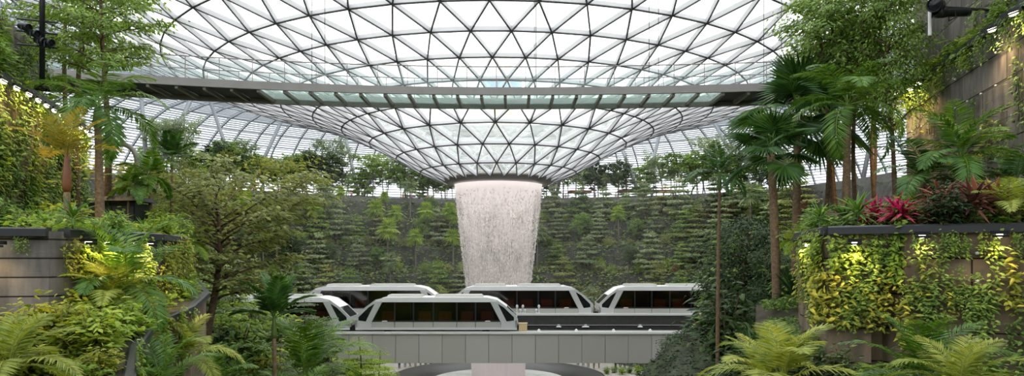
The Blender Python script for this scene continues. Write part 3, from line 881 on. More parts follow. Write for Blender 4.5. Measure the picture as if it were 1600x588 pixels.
for px, D, z, lab in ((420,51,ZT1,'silver train car on the front guideway, its far half hidden in leaves'),
                      (579,56,ZT2,'rear train car hidden behind the whole front car'),
                      (812,56,ZT2,'rear train car right in front of the waterfall'),
                      (1051,56,ZT2,'rear train car with a slim palm trunk standing before it')):
    c = clone(car, car_at(px,D,z)); tag(c, lab, 'train car', 'train cars')

# ---- the tower seen through the glass
tw = empty('control_tower', (-4.5,330,-15)); tag(tw, 'haze-pale blue and cream tower beyond the dome, above the footbridge', 'tower')
M['tower_blue_hazed'] = simple('tower_blue_hazed', (.30,.46,.60), .3); M['tower_cream_hazed'] = simple('tower_cream_hazed', (.76,.72,.60), .6)  # the haze over the tower is put into these pale colours
g = Geo(); g.lathe([(5,0),(5,84),(8.5,92)], 24); obj('shaft', g.mesh('shaft', M['tower_cream_hazed'], True), tw)
g = Geo(); g.lathe([(8.5,92),(9.4,92.5),(9.4,101),(8.6,101.6),(.1,101.6)], 24); cab = obj('cab', g.mesh('cab', M['tower_blue_hazed']), tw)
g = Geo(); g.box((1,0,107),(8,7,11)); obj('radar_housing', g.mesh('radar_housing', M['tower_cream_hazed']), tw)
# ground outside
g = Geo(); g.lathe([(94,-.6),(160,-1.5),(700,-2)], 48, (AX,AY,0)); tag(obj('ground', g.mesh('ground_outside', M['plaza'])), kind='structure')

#@VEG
# ================================================================== PLANTS
def rnd(a, b): return rng.uniform(a, b)
def arr(l): return np.array(l, float)

def woody(seed, Hh, tr, base, nbr, spread, rise, leafL, leafW, nleaf, prof='round', tiers=0, flat=.5, fine=False, lean=.03, leafmat='lf_mid', bark='bark', clump=.55, droop=.2, top=True, name='tree', out_tilt=.55):
    """trunk with limbs as one woody body, and the leaves in flattened sprays round the outer half of every limb"""
    R = random.Random(seed); Q = np.random.default_rng(seed)
    g = Geo()
    lx, ly = R.uniform(-lean,lean)*Hh, R.uniform(-lean,lean)*Hh
    def tp(f): return Vector((lx*f*f+.02*Hh*sin(f*5+seed), ly*f*f+.02*Hh*sin(f*4+seed*2), Hh*f*.97))
    g.tube([tp(i/9) for i in range(10)], [tr*(1-.8*(i/9)**1.1)*(1.35 if i == 0 else 1) for i in range(10)], 8)
    sprays = []
    for i in range(nbr):
        f = i/max(1,nbr-1)
        if tiers: f = round(f*(tiers-1))/max(1,tiers-1)+R.uniform(-.02,.02)
        f = min(1,max(0,f)); zf = base+(1-base)*f*.97
        if prof == 'layer': ln = spread*(1.0-.72*f)*R.uniform(.75,1.1)
        elif prof == 'round': ln = spread*(.35+.65*sin(pi*(.22+.70*f)))*R.uniform(.7,1.1)
        elif prof == 'vase': ln = spread*(.55+.5*f)*R.uniform(.75,1.1)
        else: ln = spread*(1.0-.93*f)*R.uniform(.85,1.05)
        az = i*2.39996+R.uniform(-.4,.4)
        p0 = tp(zf*.93 if prof != 'vase' else min(zf,base+.12+.3*f))
        rs = rise*(1-.3*f) if prof != 'vase' else rise*(.9+.8*f)
        pts = [p0]
        for k in range(1,6):
            q = k/5
            pts.append(p0+Vector((cos(az)*ln*q, sin(az)*ln*q, ln*rs*(q**.8)-.10*ln*q*q*(1 if rise < .5 else .4)))+Vector((R.uniform(-.05,.05),R.uniform(-.05,.05),R.uniform(-.03,.03)))*ln)
        br = tr*.42*(1-.5*f)*(1 if not tiers else .7)
        g.tube(pts, [br*(1-.8*k/5) for k in range(6)], 5)
        sprays.append((pts, ln))
        for s_ in range(4 if fine else 2):
            k = R.randint(2,4); a2 = az+R.choice((-1,1))*R.uniform(.5,1.1); l2 = ln*R.uniform(.28,.5)
            q0 = pts[k]; p2 = [q0+Vector((cos(a2)*l2*t, sin(a2)*l2*t, l2*t*(rs*.6+R.uniform(-.1,.15)))) for t in (0,.5,1)]
            g.tube(p2, [br*.4,br*.28,br*.12], 4)
            sprays.append((p2, l2*1.3))
    if top: sprays.append(([tp(.82),tp(.92),tp(1)+Vector((0,0,.02*Hh))], spread*.55))
    wl = arr([x[1] for x in sprays]); pick = Q.choice(len(sprays), nleaf, p=wl/wl.sum())
    C = np.zeros((nleaf,3)); D = np.zeros((nleaf,3)); OUT = np.zeros((nleaf,3))
    for i, k in enumerate(pick):
        pts, ln = sprays[k]; t = R.uniform(.25,1.0)**.8*(len(pts)-1); j = min(int(t),len(pts)-2)
        p = pts[j].lerp(pts[j+1], t-j); sg = clump*(.10*spread+.22*ln*.6)
        ox, oy, oz = R.gauss(0,sg), R.gauss(0,sg), R.gauss(0,sg*flat)
        C[i] = (p.x+ox, p.y+oy, p.z+oz)
        d = Vector((p.x+ox*2.2-lx, p.y+oy*2.2-ly, 0)); d = d.normalized() if d.length > 1e-3 else Vector((1,0,0))
        a = R.uniform(-1.1,1.1)
        D[i] = (d.x*cos(a)-d.y*sin(a), d.x*sin(a)+d.y*cos(a), R.uniform(-.7,.2))
        OUT[i] = (d.x, d.y, 0)
    Nn = OUT*out_tilt+np.stack([Q.normal(0,.4,nleaf), Q.normal(0,.4,nleaf), np.ones(nleaf)*.8], axis=1)
    lf = Geo(); lf.leaves(C, D, Nn, leafL*Q.uniform(.65,1.25,nleaf), leafW*Q.uniform(.7,1.2,nleaf), np.clip(Q.normal(.5,.2,nleaf),0,1), droop, .12, fine)
    root = empty(name)
    obj('trunk', g.mesh('trunk', M[bark], True), root); obj('foliage', lf.mesh('foliage', M[leafmat]), root)
    return remember(root)

def frond_mesh(seed, L, pairs, ll, lw, e0, bend, leafmat, hang=.25, vee=.35, twist=0):
    """one arching feather leaf: midrib along +X, leaflets on both sides"""
    R = random.Random(seed); g = Geo()
    n = 14; p = Vector((0,0,0)); pts = [p.copy()]; dirs = []
    for i in range(n):
        e = e0-bend*((i+.5)/n)**1.25
        d = Vector((cos(e),0,sin(e))); dirs.append(d); p = p+d*L/n; pts.append(p.copy())
    dirs.append(dirs[-1])
    g.tube(pts, [max(.004,.022*L/2.2*(1-.9*i/n)) for i in range(n+1)], 5); g.t[-1][:] = .75
    C = []; D = []; Nn = []; LL = []; T = []
    for i in range(pairs):
        t = .16+.84*(i+.5)/pairs; x = t*n; k = min(int(x),n-1); q = pts[k].lerp(pts[k+1],x-k); d = dirs[k]
        up = Vector((-d.z,0,d.x))
        for s in (-1,1):
            sw = .35+.5*t
            v = d*sw+Vector((0,s,0))*(1.0-.25*t)+up*vee-Vector((0,0,1))*hang*R.uniform(.6,1.4)
            v = v+Vector((R.uniform(-.08,.08),R.uniform(-.08,.08),R.uniform(-.1,.1)))
            C.append(q); D.append(v.normalized()); Nn.append((up*1.0+Vector((0,-s*.5,0))).normalized())
            LL.append(ll*(math.sin(pi*min(1,.16+.80*t))**.7)*R.uniform(.9,1.08)); T.append(min(1,max(0,R.gauss(.5,.13))))
    g.leaves(arr(C), arr(D), arr(Nn), arr(LL), lw, arr(T), .22, .08, True)
    return g.mesh('frond', M[leafmat])

def palm(seed, Hh, tr, nf, L, pairs, ll, lw, leafmat, trunk='palm_trunk', shaft=None, shaft_len=.9, lo=-.1, hi=1.2, bend=1.5, hang=.25, name='feather_palm', lean=.02):
    R = random.Random(seed); root = empty(name)
    g = Geo(); m = max(8,int(Hh*3)); lx, ly = R.uniform(-lean,lean)*Hh, R.uniform(-lean,lean)*Hh
    g.tube([(lx*(i/m)**2, ly*(i/m)**2, Hh*i/m) for i in range(m+1)], [tr*(1.25-.4*min(1,i/m*1.2))*(1+.06*(i%2)) for i in range(m+1)], 9)
    obj('trunk', g.mesh('trunk', M[trunk], True), root)
    top = Vector((lx,ly,Hh))
    if shaft:
        g = Geo(); g.tube([top+Vector((0,0,shaft_len*q)) for q in (-.05,.15,.5,.85,1.05)], [tr*.85,tr*1.35,tr*1.15,tr*.8,tr*.45], 9); obj('crownshaft', g.mesh('crownshaft', M[shaft], True), root)
        top = top+Vector((0,0,shaft_len*.92))
    meshes = [frond_mesh(seed*10+i, L*R.uniform(.9,1.1), pairs, ll, lw, hi-(hi-lo)*i/3, bend*(.75+.12*i), leafmat, hang) for i in range(4)]
    for i in range(nf):
        k = int((i/nf)*4) if nf > 4 else i
        o = obj('frond', meshes[min(3,k)], root, None, tuple(top))
        o.rotation_euler = (R.uniform(-.12,.12), R.uniform(-.1,.1), i*2.39996+R.uniform(-.25,.25))
    return remember(root)

def fan_mesh(seed, pet, rad, nseg, e0, leafmat, split=.45, arc=5.2):
    """one fan leaf: stalk and a pleated round blade cut into pointed tips"""
    R = random.Random(seed); g = Geo()
    pts = [Vector((cos(e0)*pet*t, 0, sin(e0)*pet*t-.10*pet*t*t)) for t in (0,.3,.6,.85,1)]
    g.tube(pts, [.022,.02,.017,.014,.012], 5); g.t[-1][:] = .7
    c = pts[-1]; d = (pts[-1]-pts[-2]).normalized(); s = Vector((0,1,0)); d2 = (d-Vector((0,0,.35))).normalized(); up = s.cross(d2)*-1
    if up.z < 0: up = -up
    for i in range(nseg):
        a0 = -arc/2+arc*i/nseg; a1 = -arc/2+arc*(i+1)/nseg; am = (a0+a1)/2
        def dv(a): return d2*cos(a)+s*sin(a)
        r = rad*(1-.22*abs(am)/(arc/2))*R.uniform(.93,1.05); k = 1-split
        lift = up*rad*.10
        dr = -Vector((0,0,1))*r*.10-up*r*.06
        p1, p2 = c+dv(a0)*r*k-up*r*.02, c+dv(a1)*r*k-up*r*.02; pm = c+dv(am)*r*k+up*rad*.05; tip = c+dv(am)*r+dr
        t = min(1,max(0,R.gauss(.5,.16)))
        g.add([c,p1,pm,p2,tip], [(0,1,2),(0,2,3),(1,4,2),(2,4,3)], t)
    return g.mesh('fan_leaf', M[leafmat])

def fan_palm(seed, Hh, tr, nf, pet, rad, nseg, leafmat, trunk='palm_trunk', lo=-.5, hi=1.35, split=.45, name='fan_palm', arc=5.2, heads=1, lean=.02):
    R = random.Random(seed); root = empty(name)
    g = Geo(); m = max(6,int(Hh*2)); lx, ly = R.uniform(-lean,lean)*Hh, R.uniform(-lean,lean)*Hh
    g.tube([(lx*(i/m)**2, ly*(i/m)**2, Hh*i/m) for i in range(m+1)], [tr*(1.2-.35*i/m)*(1+.06*(i%2)) for i in range(m+1)], 8)
    obj('trunk', g.mesh('trunk', M[trunk], True), root)
    meshes = [fan_mesh(seed*10+i, pet*R.uniform(.85,1.1), rad*R.uniform(.9,1.08), nseg, hi-(hi-lo)*i/3, leafmat, split, arc) for i in range(4)]
    for i in range(nf):
        k = min(3,int(i/nf*4))
        o = obj('frond', meshes[k], root, None, (lx,ly,Hh-.02*i*tr*4)); o.rotation_euler = (R.uniform(-.15,.15),R.uniform(-.1,.1),i*2.39996+R.uniform(-.2,.2))
    return remember(root)

def strap_plant(seed, stem_h, nleaf, L, W, leafmat, name='cordyline', lo=-.3, hi=1.4, heads=1, droop=.3, bark='stem', spreadh=.25):
    R = random.Random(seed); Q = np.random.default_rng(seed); root = empty(name)
    g = Geo(); C=[];D=[];Nn=[];LL=[];T=[]
    for h in range(heads):
        a = h*2.4; px, py = spreadh*cos(a)*(h>0), spreadh*sin(a)*(h>0); hh = stem_h*R.uniform(.75,1.05) if h else stem_h
        g.tube([(0,0,0),(px*.5,py*.5,hh*.5),(px,py,hh)], [.03+.012*stem_h,.022+.008*stem_h,.015+.006*stem_h], 6)
        for i in range(nleaf):
            f = i/nleaf; e = hi-(hi-lo)*f+R.uniform(-.15,.15); az = i*2.39996+R.uniform(-.2,.2)
            d = Vector((cos(az)*cos(e), sin(az)*cos(e), sin(e)))
            C.append((px,py,hh*(1-.18*f))); D.append(d); Nn.append((-cos(az)*sin(e), -sin(az)*sin(e), cos(e)+.01)); LL.append(L*R.uniform(.75,1.1)); T.append(min(1,max(0,R.gauss(.5,.2))))
    lf = Geo(); lf.leaves(arr(C), arr(D), arr(Nn), arr(LL), W, arr(T), droop, .25, True)
    obj('stem', g.mesh('stem', M[bark], True), root); obj('foliage', lf.mesh('foliage', M[leafmat]), root)
    return remember(root)

def fern(seed, nf, L, leafmat, name='fern', pairs=16, ll=.3, lw=.055, hi=1.15, lo=.2, bend=1.3):
    R = random.Random(seed); root = empty(name)
    ms = [frond_mesh(seed*10+i, L*R.uniform(.9,1.1), pairs, L*ll, L*lw, hi-(hi-lo)*i/2, bend, leafmat, .12, .2) for i in range(3)]
    for i in range(nf):
        o = obj('frond', ms[i%3], root, None, (0,0,-.02)); o.rotation_euler = (R.uniform(-.15,.15),R.uniform(-.15,.15),2*pi*i/nf+R.uniform(-.3,.3))
    return remember(root)

def shrub(seed, Hh, Rr, nst, nleaf, leafL, leafW, leafmat, name='shrub', droop=.25, fine=True, flat=1.0, up=.1):
    R = random.Random(seed); Q = np.random.default_rng(seed); root = empty(name)
    g = Geo(); tips = []
    for i in range(nst):
        az = i*2.39996+R.uniform(-.3,.3); f = (i+.5)/nst; r = Rr*math.sqrt(f)*.8; h = Hh*(1-.55*f)*R.uniform(.8,1.05)
        pts = [Vector((0,0,-.05)),Vector((r*.3*cos(az),r*.3*sin(az),h*.5)),Vector((r*cos(az),r*sin(az),h*.92))]
        g.tube(pts, [.03*Hh/2+.008,.02*Hh/2+.005,.006], 5); tips.append(pts)
    C = np.zeros((nleaf,3)); D = np.zeros((nleaf,3))
    for i in range(nleaf):
        pts = tips[R.randrange(nst)]; t = R.uniform(.55,2.0); j = min(int(t),1); p = pts[j].lerp(pts[j+1],t-j)
        sg = Rr*.17; o = Vector((R.gauss(0,sg),R.gauss(0,sg),R.gauss(0,sg*flat))); C[i] = p+o
        if C[i][2] < .03: C[i][2] = abs(C[i][2])+.05
        d = Vector((p.x+o.x*2,p.y+o.y*2,0)); d = d.normalized() if d.length>1e-3 else Vector((1,0,0)); a = R.uniform(-1.2,1.2)
        D[i] = (d.x*cos(a)-d.y*sin(a), d.x*sin(a)+d.y*cos(a), R.uniform(-.5,.5)+up)
    Nn = np.stack([Q.normal(0,.4,nleaf),Q.normal(0,.4,nleaf),np.ones(nleaf)],axis=1)
    lf = Geo(); lf.leaves(C,D,Nn,leafL*Q.uniform(.65,1.25,nleaf),leafW*Q.uniform(.7,1.2,nleaf),np.clip(Q.normal(.5,.2,nleaf),0,1),droop,.14,fine)
    obj('stem', g.mesh('stem', M['bark'], True), root); obj('foliage', lf.mesh('foliage', M[leafmat]), root)
    return remember(root)

def climber(seed, w, h, nst, nleaf, leafL, leafW, leafmat, name='climbing_plant', hang=False, out=.10, droop=.35):
    """stems wandering over a wall (local XZ, +Y faces away from the wall) with leaves standing off it"""
    R = random.Random(seed); Q = np.random.default_rng(seed); root = empty(name)
    g = Geo(); C=[];D=[];Nn=[];T=[]; per = nleaf//nst
    for i in range(nst):
        x = R.uniform(-w/2,w/2)*.7; pts = []; n = 9; x2 = x; l = h*R.uniform(.65,1.0)
        for k in range(n+1):
            z = l*k/n*(-1 if hang else 1); x2 += R.uniform(-.12,.12)*w*.5; pts.append(Vector((x2,.02+.05*R.random()+(.10*sin(k/n*3) if hang else .03),z)))
        g.tube(pts, [.011*(1-.6*k/n) for k in range(n+1)], 4)
        for _ in range(per):
            t = R.uniform(0,n-.01); j = int(t); p = pts[j].lerp(pts[j+1],t-j); s = R.choice((-1,1))
            C.append((p.x+R.gauss(0,.06*w), p.y+abs(R.gauss(0,out)), p.z+R.gauss(0,.05*h)))
            D.append((s*R.uniform(.2,1), R.uniform(.25,1.0), R.uniform(-.7,.35))); Nn.append((R.uniform(-.3,.3), R.uniform(.3,.9), R.uniform(.5,1))); T.append(min(1,max(0,R.gauss(.5,.22))))
    n = len(C); lf = Geo(); lf.leaves(arr(C),arr(D),arr(Nn),leafL*Q.uniform(.6,1.25,n),leafW*Q.uniform(.7,1.2,n),arr(T),droop,.15,True)
    obj('stem', g.mesh('stem', M['stem'], True), root); obj('foliage', lf.mesh('foliage', M[leafmat]), root)
    return remember(root)

# ---- one of each kind
K = {}
K['layerA'] = woody(21, 7.0,.13,.16,24,2.8,.10,.46,.22,2300,'layer',7,.20,name='layered_tree',leafmat='lf_grey')
K['layerB'] = woody(22, 7.5,.13,.22,22,3.0,.08,.46,.22,2300,'layer',6,.18,name='layered_tree',leafmat='lf_olive')
K['layerC'] = woody(23, 6.2,.12,.14,24,2.6,.12,.44,.21,2200,'layer',7,.20,name='layered_tree',leafmat='lf_mid')
K['roundA'] = woody(24, 7.5,.14,.35,18,2.5,.55,.42,.22,2200,'round',0,.8,name='round_tree',leafmat='lf_mid')
K['roundB'] = woody(25, 8.0,.14,.40,18,2.4,.6,.42,.22,2200,'round',0,.8,name='round_tree',leafmat='lf_dark')
K['airy'] = woody(26, 8.5,.10,.42,16,2.6,.8,.38,.20,1700,'vase',0,.6,name='open_tree',leafmat='lf_grey',bark='bark_grey')
K['airyB'] = woody(27, 8.0,.10,.5,16,2.5,.7,.38,.20,1600,'round',0,.6,name='open_tree',leafmat='lf_mid',bark='bark_grey')
K['conifer'] = woody(28, 9.5,.13,.12,46,1.8,-.05,.40,.13,2000,'cone',0,.25,name='conifer',leafmat='lf_dark',clump=.5)
K['tuftA'] = fan_palm(31, 4.2,.10,18,.60,.95,14,'lf_light',lo=-.4,hi=1.3,split=.6,name='fan_palm',trunk='bark_grey')
K['tuftB'] = fan_palm(32, 5.2,.10,20,.70,1.05,14,'lf_grey',lo=-.5,hi=1.3,split=.6,name='fan_palm',trunk='bark_grey')
K['bushA'] = shrub(33, 2.6,1.5,12,520,.36,.18,'lf_mid',fine=False,name='bush')
K['bushB'] = shrub(34, 2.4,1.6,12,520,.34,.18,'lf_olive',fine=False,name='bush')
K['bushC'] = shrub(35, 2.8,1.4,12,520,.36,.18,'lf_light',fine=False,name='bush')
K['bushR'] = shrub(36, 3.0,1.4,12,480,.36,.14,'lf_maroon',fine=False,name='bush')
ORD = 'first second third fourth fifth sixth seventh eighth ninth tenth eleventh twelfth thirteenth fourteenth fifteenth sixteenth seventeenth eighteenth nineteenth'.split()
def ordn(i):
    if i < 19: return ORD[i]
    t, u = divmod(i+1, 10); tens = {2:('twentieth','twenty'),3:('thirtieth','thirty'),4:('fortieth','forty'),5:('fiftieth','fifty')}[t]
    return tens[0] if u == 0 else tens[1]+'-'+ORD[u-1]
DESC = {'layerA':('grey-green tree in flat layers','tree'),'layerB':('olive tree in flat layers','tree'),'layerC':('mid-green tree in flat layers','tree'),
        'roundA':('mid-green round-crowned tree','tree'),'roundB':('dark green round-crowned tree','tree'),'airy':('grey-green open see-through tree','tree'),'airyB':('mid-green open see-through tree','tree'),
        'conifer':('dark narrow conifer','tree'),'tuftA':('light green fan palm','palm'),'tuftB':('grey-green fan palm','palm'),
        'bushA':('mid-green bush','bush'),'bushB':('olive bush','bush'),'bushC':('light green bush','bush'),'bushR':('maroon-leaved bush','bush')}
PLACED = []
USED = set()
def put(kind, loc, rz=None, sc=1.0, tilt=(0,0)):
    return clone(K[kind], loc, rnd(0,2*pi) if rz is None else rz, sc, tilt)
def px_of(x, y): return 800+x/y*F
def py_of(z, y): return HZ-z/y*F

# ---- the planted back slope, row by row
ROWS = [(41.6,'top rim',2.15),(37.4,'highest terrace',3.4),(34.0,'second terrace down',3.2),(30.2,'third terrace down',3.2),(26.2,'fourth terrace down',3.6),(22.4,'lowest terrace',4.2),(50.0,'plateau behind the rim',3.4)]
MIX = {'top rim':['airy','roundB','airyB','roundA','airy','roundA','conifer','airyB','tuftB','layerC','airy','roundB'],
       'plateau behind the rim':['airy','airyB','roundB','conifer','airy'],
       'highest terrace':['layerA','bushB','tuftA','layerC','roundA','layerB','bushA','tuftB','layerA'],
       'second terrace down':['layerA','tuftB','layerB','roundA','layerC','bushC','tuftA','layerA'],
       'third terrace down':['layerB','roundA','layerA','tuftA','layerC','roundB','bushC','tuftB'],
       'fourth terrace down':['layerA','layerC','bushB','layerB','tuftB','layerA','bushA'],
       'lowest terrace':['layerC','layerA','layerB','bushA']}
def slope_point(s, u):
    """u runs along the row: straight left side, the curved back, straight right side"""
    # u in metres from the middle of the back, positive to the right
    q = s*pi/2*1.12
    if abs(u) < q:
        th = u/(s*1.12); return AX+1.25*s*sin(th), AY+s*cos(th)
    return AX+math.copysign(1.25*s,u), AY-(abs(u)-q)
for s_, row, gap in ROWS:
    q = s_*pi/2*1.12; u = -q-24; k = 0
    while u < q+10:
        uu = u+rnd(-.28,.28)*gap; x, y = slope_point(s_+rnd(-.5,.5), uu); u += gap; k += 1
        px = px_of(x,y)
        if not (225 < px < 1245) or y < 58: continue
        if abs(y-53.5) < 6 and row not in ('top rim','plateau behind the rim'): continue
        kd = MIX[row][(k*5+rng.randrange(3)) % len(MIX[row])]
        if row not in ('top rim','plateau behind the rim') and px > 850 and kd.startswith('tuft') and rng.random() < .6: kd = 'layerA'
        sc = rnd(.80,1.15)
        if kd.startswith('layer'): sc *= .92
        if kd.startswith('round') and row not in ('top rim','plateau behind the rim'): sc *= .72
        if row == 'top rim': sc *= 1.04
        if row == 'plateau behind the rim': sc *= .95
        if kd.startswith('tuft') and not row.startswith('top') and not row.startswith('plateau'): sc *= 1.15 if row == 'highest terrace' else 1.3
        z = H(x,y)-.1
        if row == 'plateau behind the rim' and y > 150: continue
        o = put(kd, (x,y,z), None, sc); PLACED.append((kd,row,px,o)); USED.add(kd)
        if row not in ('top rim','plateau behind the rim') and rng.random() < .75:
            x, y = slope_point(s_-1.1+rnd(-.3,.3), uu+gap*.5); kd2 = rng.choice(['bushA','bushB','bushA','bushC','bushB','bushR'] if rng.random() < .6 else ['bushA','bushB'])
            if abs(y-53.5) < 5.5 or y < 57: continue
            o = put(kd2, (x,y,H(x,y)-.1), None, rnd(.55,.95)); PLACED.append((kd2,row,px_of(x,y),o))
# trees that stand out on the slope
for kd, px, s0, row, sc in (('tuftB',432,30.2,'third terrace down',1.6),('bushC',505,34,'second terrace down',1.1),('tuftA',605,30.2,'third terrace down',1.65),('tuftA',588,34,'second terrace down',1.45),
                        ('tuftA',665,34,'second terrace down',1.4),('tuftA',703,34,'second terrace down',1.4),('tuftB',508,34,'second terrace down',1.6),('tuftA',490,34,'second terrace down',1.4),('bushC',505,30.2,'third terrace down',1.2),('bushR',992,24.6,'fourth terrace down',1.3),('bushC',1022,26.2,'fourth terrace down',1.2),
                        ('roundA',660,41.6,'top rim',.95),('roundA',690,41.6,'top rim',.8),('roundB',480,41.6,'top rim',1.1),('roundB',520,41.6,'top rim',1.05),('conifer',1155,40.5,'top rim',1.0)):
    lo, hi = -60.0, 60.0
    for _ in range(40):
        m_ = (lo+hi)/2; x, y = slope_point(s0, m_)
        if px_of(x,y) < px: lo = m_
        else: hi = m_
    o = put(kd, (x,y,H(x,y)-.1), None, sc); PLACED.append((kd,row,px,o))
def label_rows():
    by = {}
    for kd, row, px, o in PLACED:
        side = 'behind' if 722 < px < 842 else ('left of' if px < 782 else 'right of')
        by.setdefault((kd,row,side),[]).append((abs(px-782),o))
    for (kd,row,side), l in by.items():
        l.sort(key=lambda t: t[0]); d, cat = DESC[kd]
        for i, (_, o) in enumerate(l):
            n = (ordn(i)+' ') if len(l) > 1 else ''
            tag(o, n+d+' '+side+' the waterfall on the '+row, cat, 'planting on the '+row)
label_rows()

# ---- near plants: kinds
K['airy_near'] = woody(41, 11.5,.16,.60,28,2.5,.42,.20,.085,5200,'round',9,.22,True,.01,'lf_mid','bark',.62,.25,name='broadleaf_tree')
K['umbrella'] = woody(42, 10.5,.17,.42,30,3.5,.50,.24,.12,8200,'vase',0,.35,True,.01,'lf_umber','bark',.55,.25,name='umbrella_tree')
K['broad'] = woody(43, 13.5,.2,.42,30,3.0,.5,.24,.11,7000,'round',0,.7,True,.01,'lf_mid','bark',.8,.3,name='broadleaf_tree')
K['darktree'] = woody(44, 7.0,.16,.08,34,2.5,.45,.26,.12,6500,'round',0,.8,True,.02,'lf_dark','bark',.85,.25,name='dark_tree')
K['lowlayer'] = woody(45, 8.0,.14,.30,26,2.8,.12,.22,.10,5200,'layer',7,.14,True,.01,'lf_grey','bark',.75,.2,name='layered_tree')
K['lightlayer'] = woody(46, 8.0,.14,.35,26,2.8,.15,.22,.10,5200,'layer',6,.15,True,.01,'lf_light','bark',.75,.2,name='layered_tree')
K['thin'] = woody(47, 12.0,.11,.62,14,1.7,.55,.22,.10,2200,'round',0,.7,True,.012,'lf_mid','bark',.8,.25,name='slender_tree')
K['fanbig'] = fan_palm(51, 7.6,.12,16,1.1,1.25,26,'lf_palmdark',lo=-.25,hi=1.4,split=.5,arc=4.2)
K['fanmid'] = fan_palm(52, 7.6,.12,13,.75,.9,24,'lf_palmdark',lo=-.3,hi=1.35,split=.5,arc=4.2)
K['slim'] = palm(53, 10,.085,13,1.95,24,.46,.07,'lf_palmdark','palm_trunk','shaft_green',.8,.0,1.3,1.35,.15)
K['orange'] = palm(54, 1.15,.085,11,1.35,18,.44,.05,'lf_orange_lit','palm_trunk','shaft_red',.9,.55,1.5,.9,.12)
K['arch'] = palm(55, 3.6,.12,13,2.3,34,.62,.055,'lf_palm','palm_trunk','shaft_green',.7,-.2,1.2,1.9,.35)
K['fish'] = palm(56, 2.4,.06,11,1.15,16,.36,.10,'lf_palm','palm_trunk',None,.5,-.1,1.25,1.3,.2)
K['areca'] = palm(57, .7,.05,14,1.9,30,.55,.05,'lf_areca','shaft_green',None,.4,.15,1.45,1.5,.2,name='areca_palm')
K['arecag'] = palm(58, .8,.05,14,1.8,30,.50,.05,'lf_palm','shaft_green',None,.4,.1,1.45,1.5,.2,name='areca_palm')
K['arecad'] = palm(59, 1.6,.08,14,1.9,30,.55,.06,'lf_palmdark','palm_trunk',None,.4,-.2,1.35,1.7,.3,name='feather_palm')
K['arecam'] = palm(62, 1.5,.07,14,1.7,30,.5,.055,'lf_palm','palm_trunk','shaft_green',.5,.0,1.4,1.6,.25)
K['spear'] = palm(60, 3.2,.06,10,1.25,14,.42,.12,'lf_palmdark','palm_trunk','shaft_green',.5,.5,1.4,.7,.05)
K['fernA'] = fern(61, 10, .75, 'lf_mid'); K['fernB'] = fern(62, 11, .85, 'lf_light'); K['fernC'] = fern(63, 9, .8, 'lf_lamplit')
K['shrubA'] = shrub(64, 1.15,.62,12,420,.19,.085,'lf_mid'); K['shrubY'] = shrub(65, 1.1,.62,12,430,.19,.085,'lf_lamplit'); K['shrubL'] = shrub(66, 1.0,.6,12,430,.18,.08,'lf_light')
K['shrubD'] = shrub(67, 1.5,.85,14,620,.20,.09,'lf_dark'); K['shrubM'] = shrub(68, 1.2,.6,10,330,.24,.075,'lf_maroon')
K['cordR'] = strap_plant(69, .55,26,.62,.10,'lf_red',heads=2); K['cordM'] = strap_plant(70, .75,26,.65,.10,'lf_maroon',heads=2); K['cordG'] = strap_plant(71, .5,30,.8,.085,'lf_palm',name='dracaena',heads=1)
K['straps'] = strap_plant(72, .4,34,1.5,.16,'lf_palmdark',name='dracaena',lo=.35,hi=1.5,droop=.15)
K['clA'] = climber(73, 1.3,1.6,6,190,.15,.075,'lf_mid'); K['clY'] = climber(74, 1.3,1.5,6,180,.16,.075,'lf_lamplit'); K['clL'] = climber(75, 1.2,1.6,6,180,.15,.075,'lf_light')
K['clS'] = climber(76, .9,1.7,3,46,.22,.09,'lf_lamplit'); K['clG'] = climber(77, .9,1.8,3,60,.19,.085,'lf_mid'); K['clD'] = climber(78, 1.3,1.7,6,200,.15,.08,'lf_dark'); 
K['hang'] = climber(79, .9,1.1,6,130,.13,.065,'lf_mid','hanging_plant',True); K['hangY'] = climber(80, .9,1.0,6,120,.13,.065,'lf_light','hanging_plant',True)

def ground_z(x, y):
    def inside(poly):
        c = False; n = len(poly)
        for i in range(n):
            (x0,y0),(x1,y1) = poly[i],poly[(i+1)%n]
            if (y0 > y) != (y1 > y) and x < (x1-x0)*(y-y0)/(y1-y0)+x0: c = not c
        return c
    if inside([(-34,18)]+L3+[(-21,28.6),(-34,28.6)]): return 8.4
    if inside([(-34,16.2)]+L2+[(-20,29),(-34,29)]): return Z_L2
    if inside(L1+[(-32,31),(-32,12.4)]): return Z_L1
    if inside([(34,14.6)]+R3+[(17.5,27.4),(34,27.5)]): return 12.5
    if inside([(34,14)]+R2+[(17,27.5),(34,27.6)]): return Z_R2
    if inside([(34,12.3)]+R1+[(34,30)]): return Z_R1
    return H(x,y)
def near(kind, px, D, label, cat, group=None, sc=1.0, rz=None, z=None, tilt=(0,0), top=None):
    """top: the row its highest point reaches in the picture decides the scale of trees whose foot is out of view"""
    x = (px-800)/F*D; zb = ground_z(x,D) if z is None else z
    o = put(kind, (x,D,zb-.03), rz, sc, tilt)
    tag(o, label, cat, group); return o
def height_scale(px, D, row, full):
    x = (px-800)/F*D; return ((HZ-row)/F*D-ground_z(x,D))/full
def tree(kind, px, D, row, full, label, cat='tree', group=None, wide=1.0, rz=None):
    s = height_scale(px, D, row, full); x = (px-800)/F*D
    o = put(kind, (x,D,ground_z(x,D)-.05), rz, (s*wide,s*wide,s)); tag(o, label, cat, group); return o
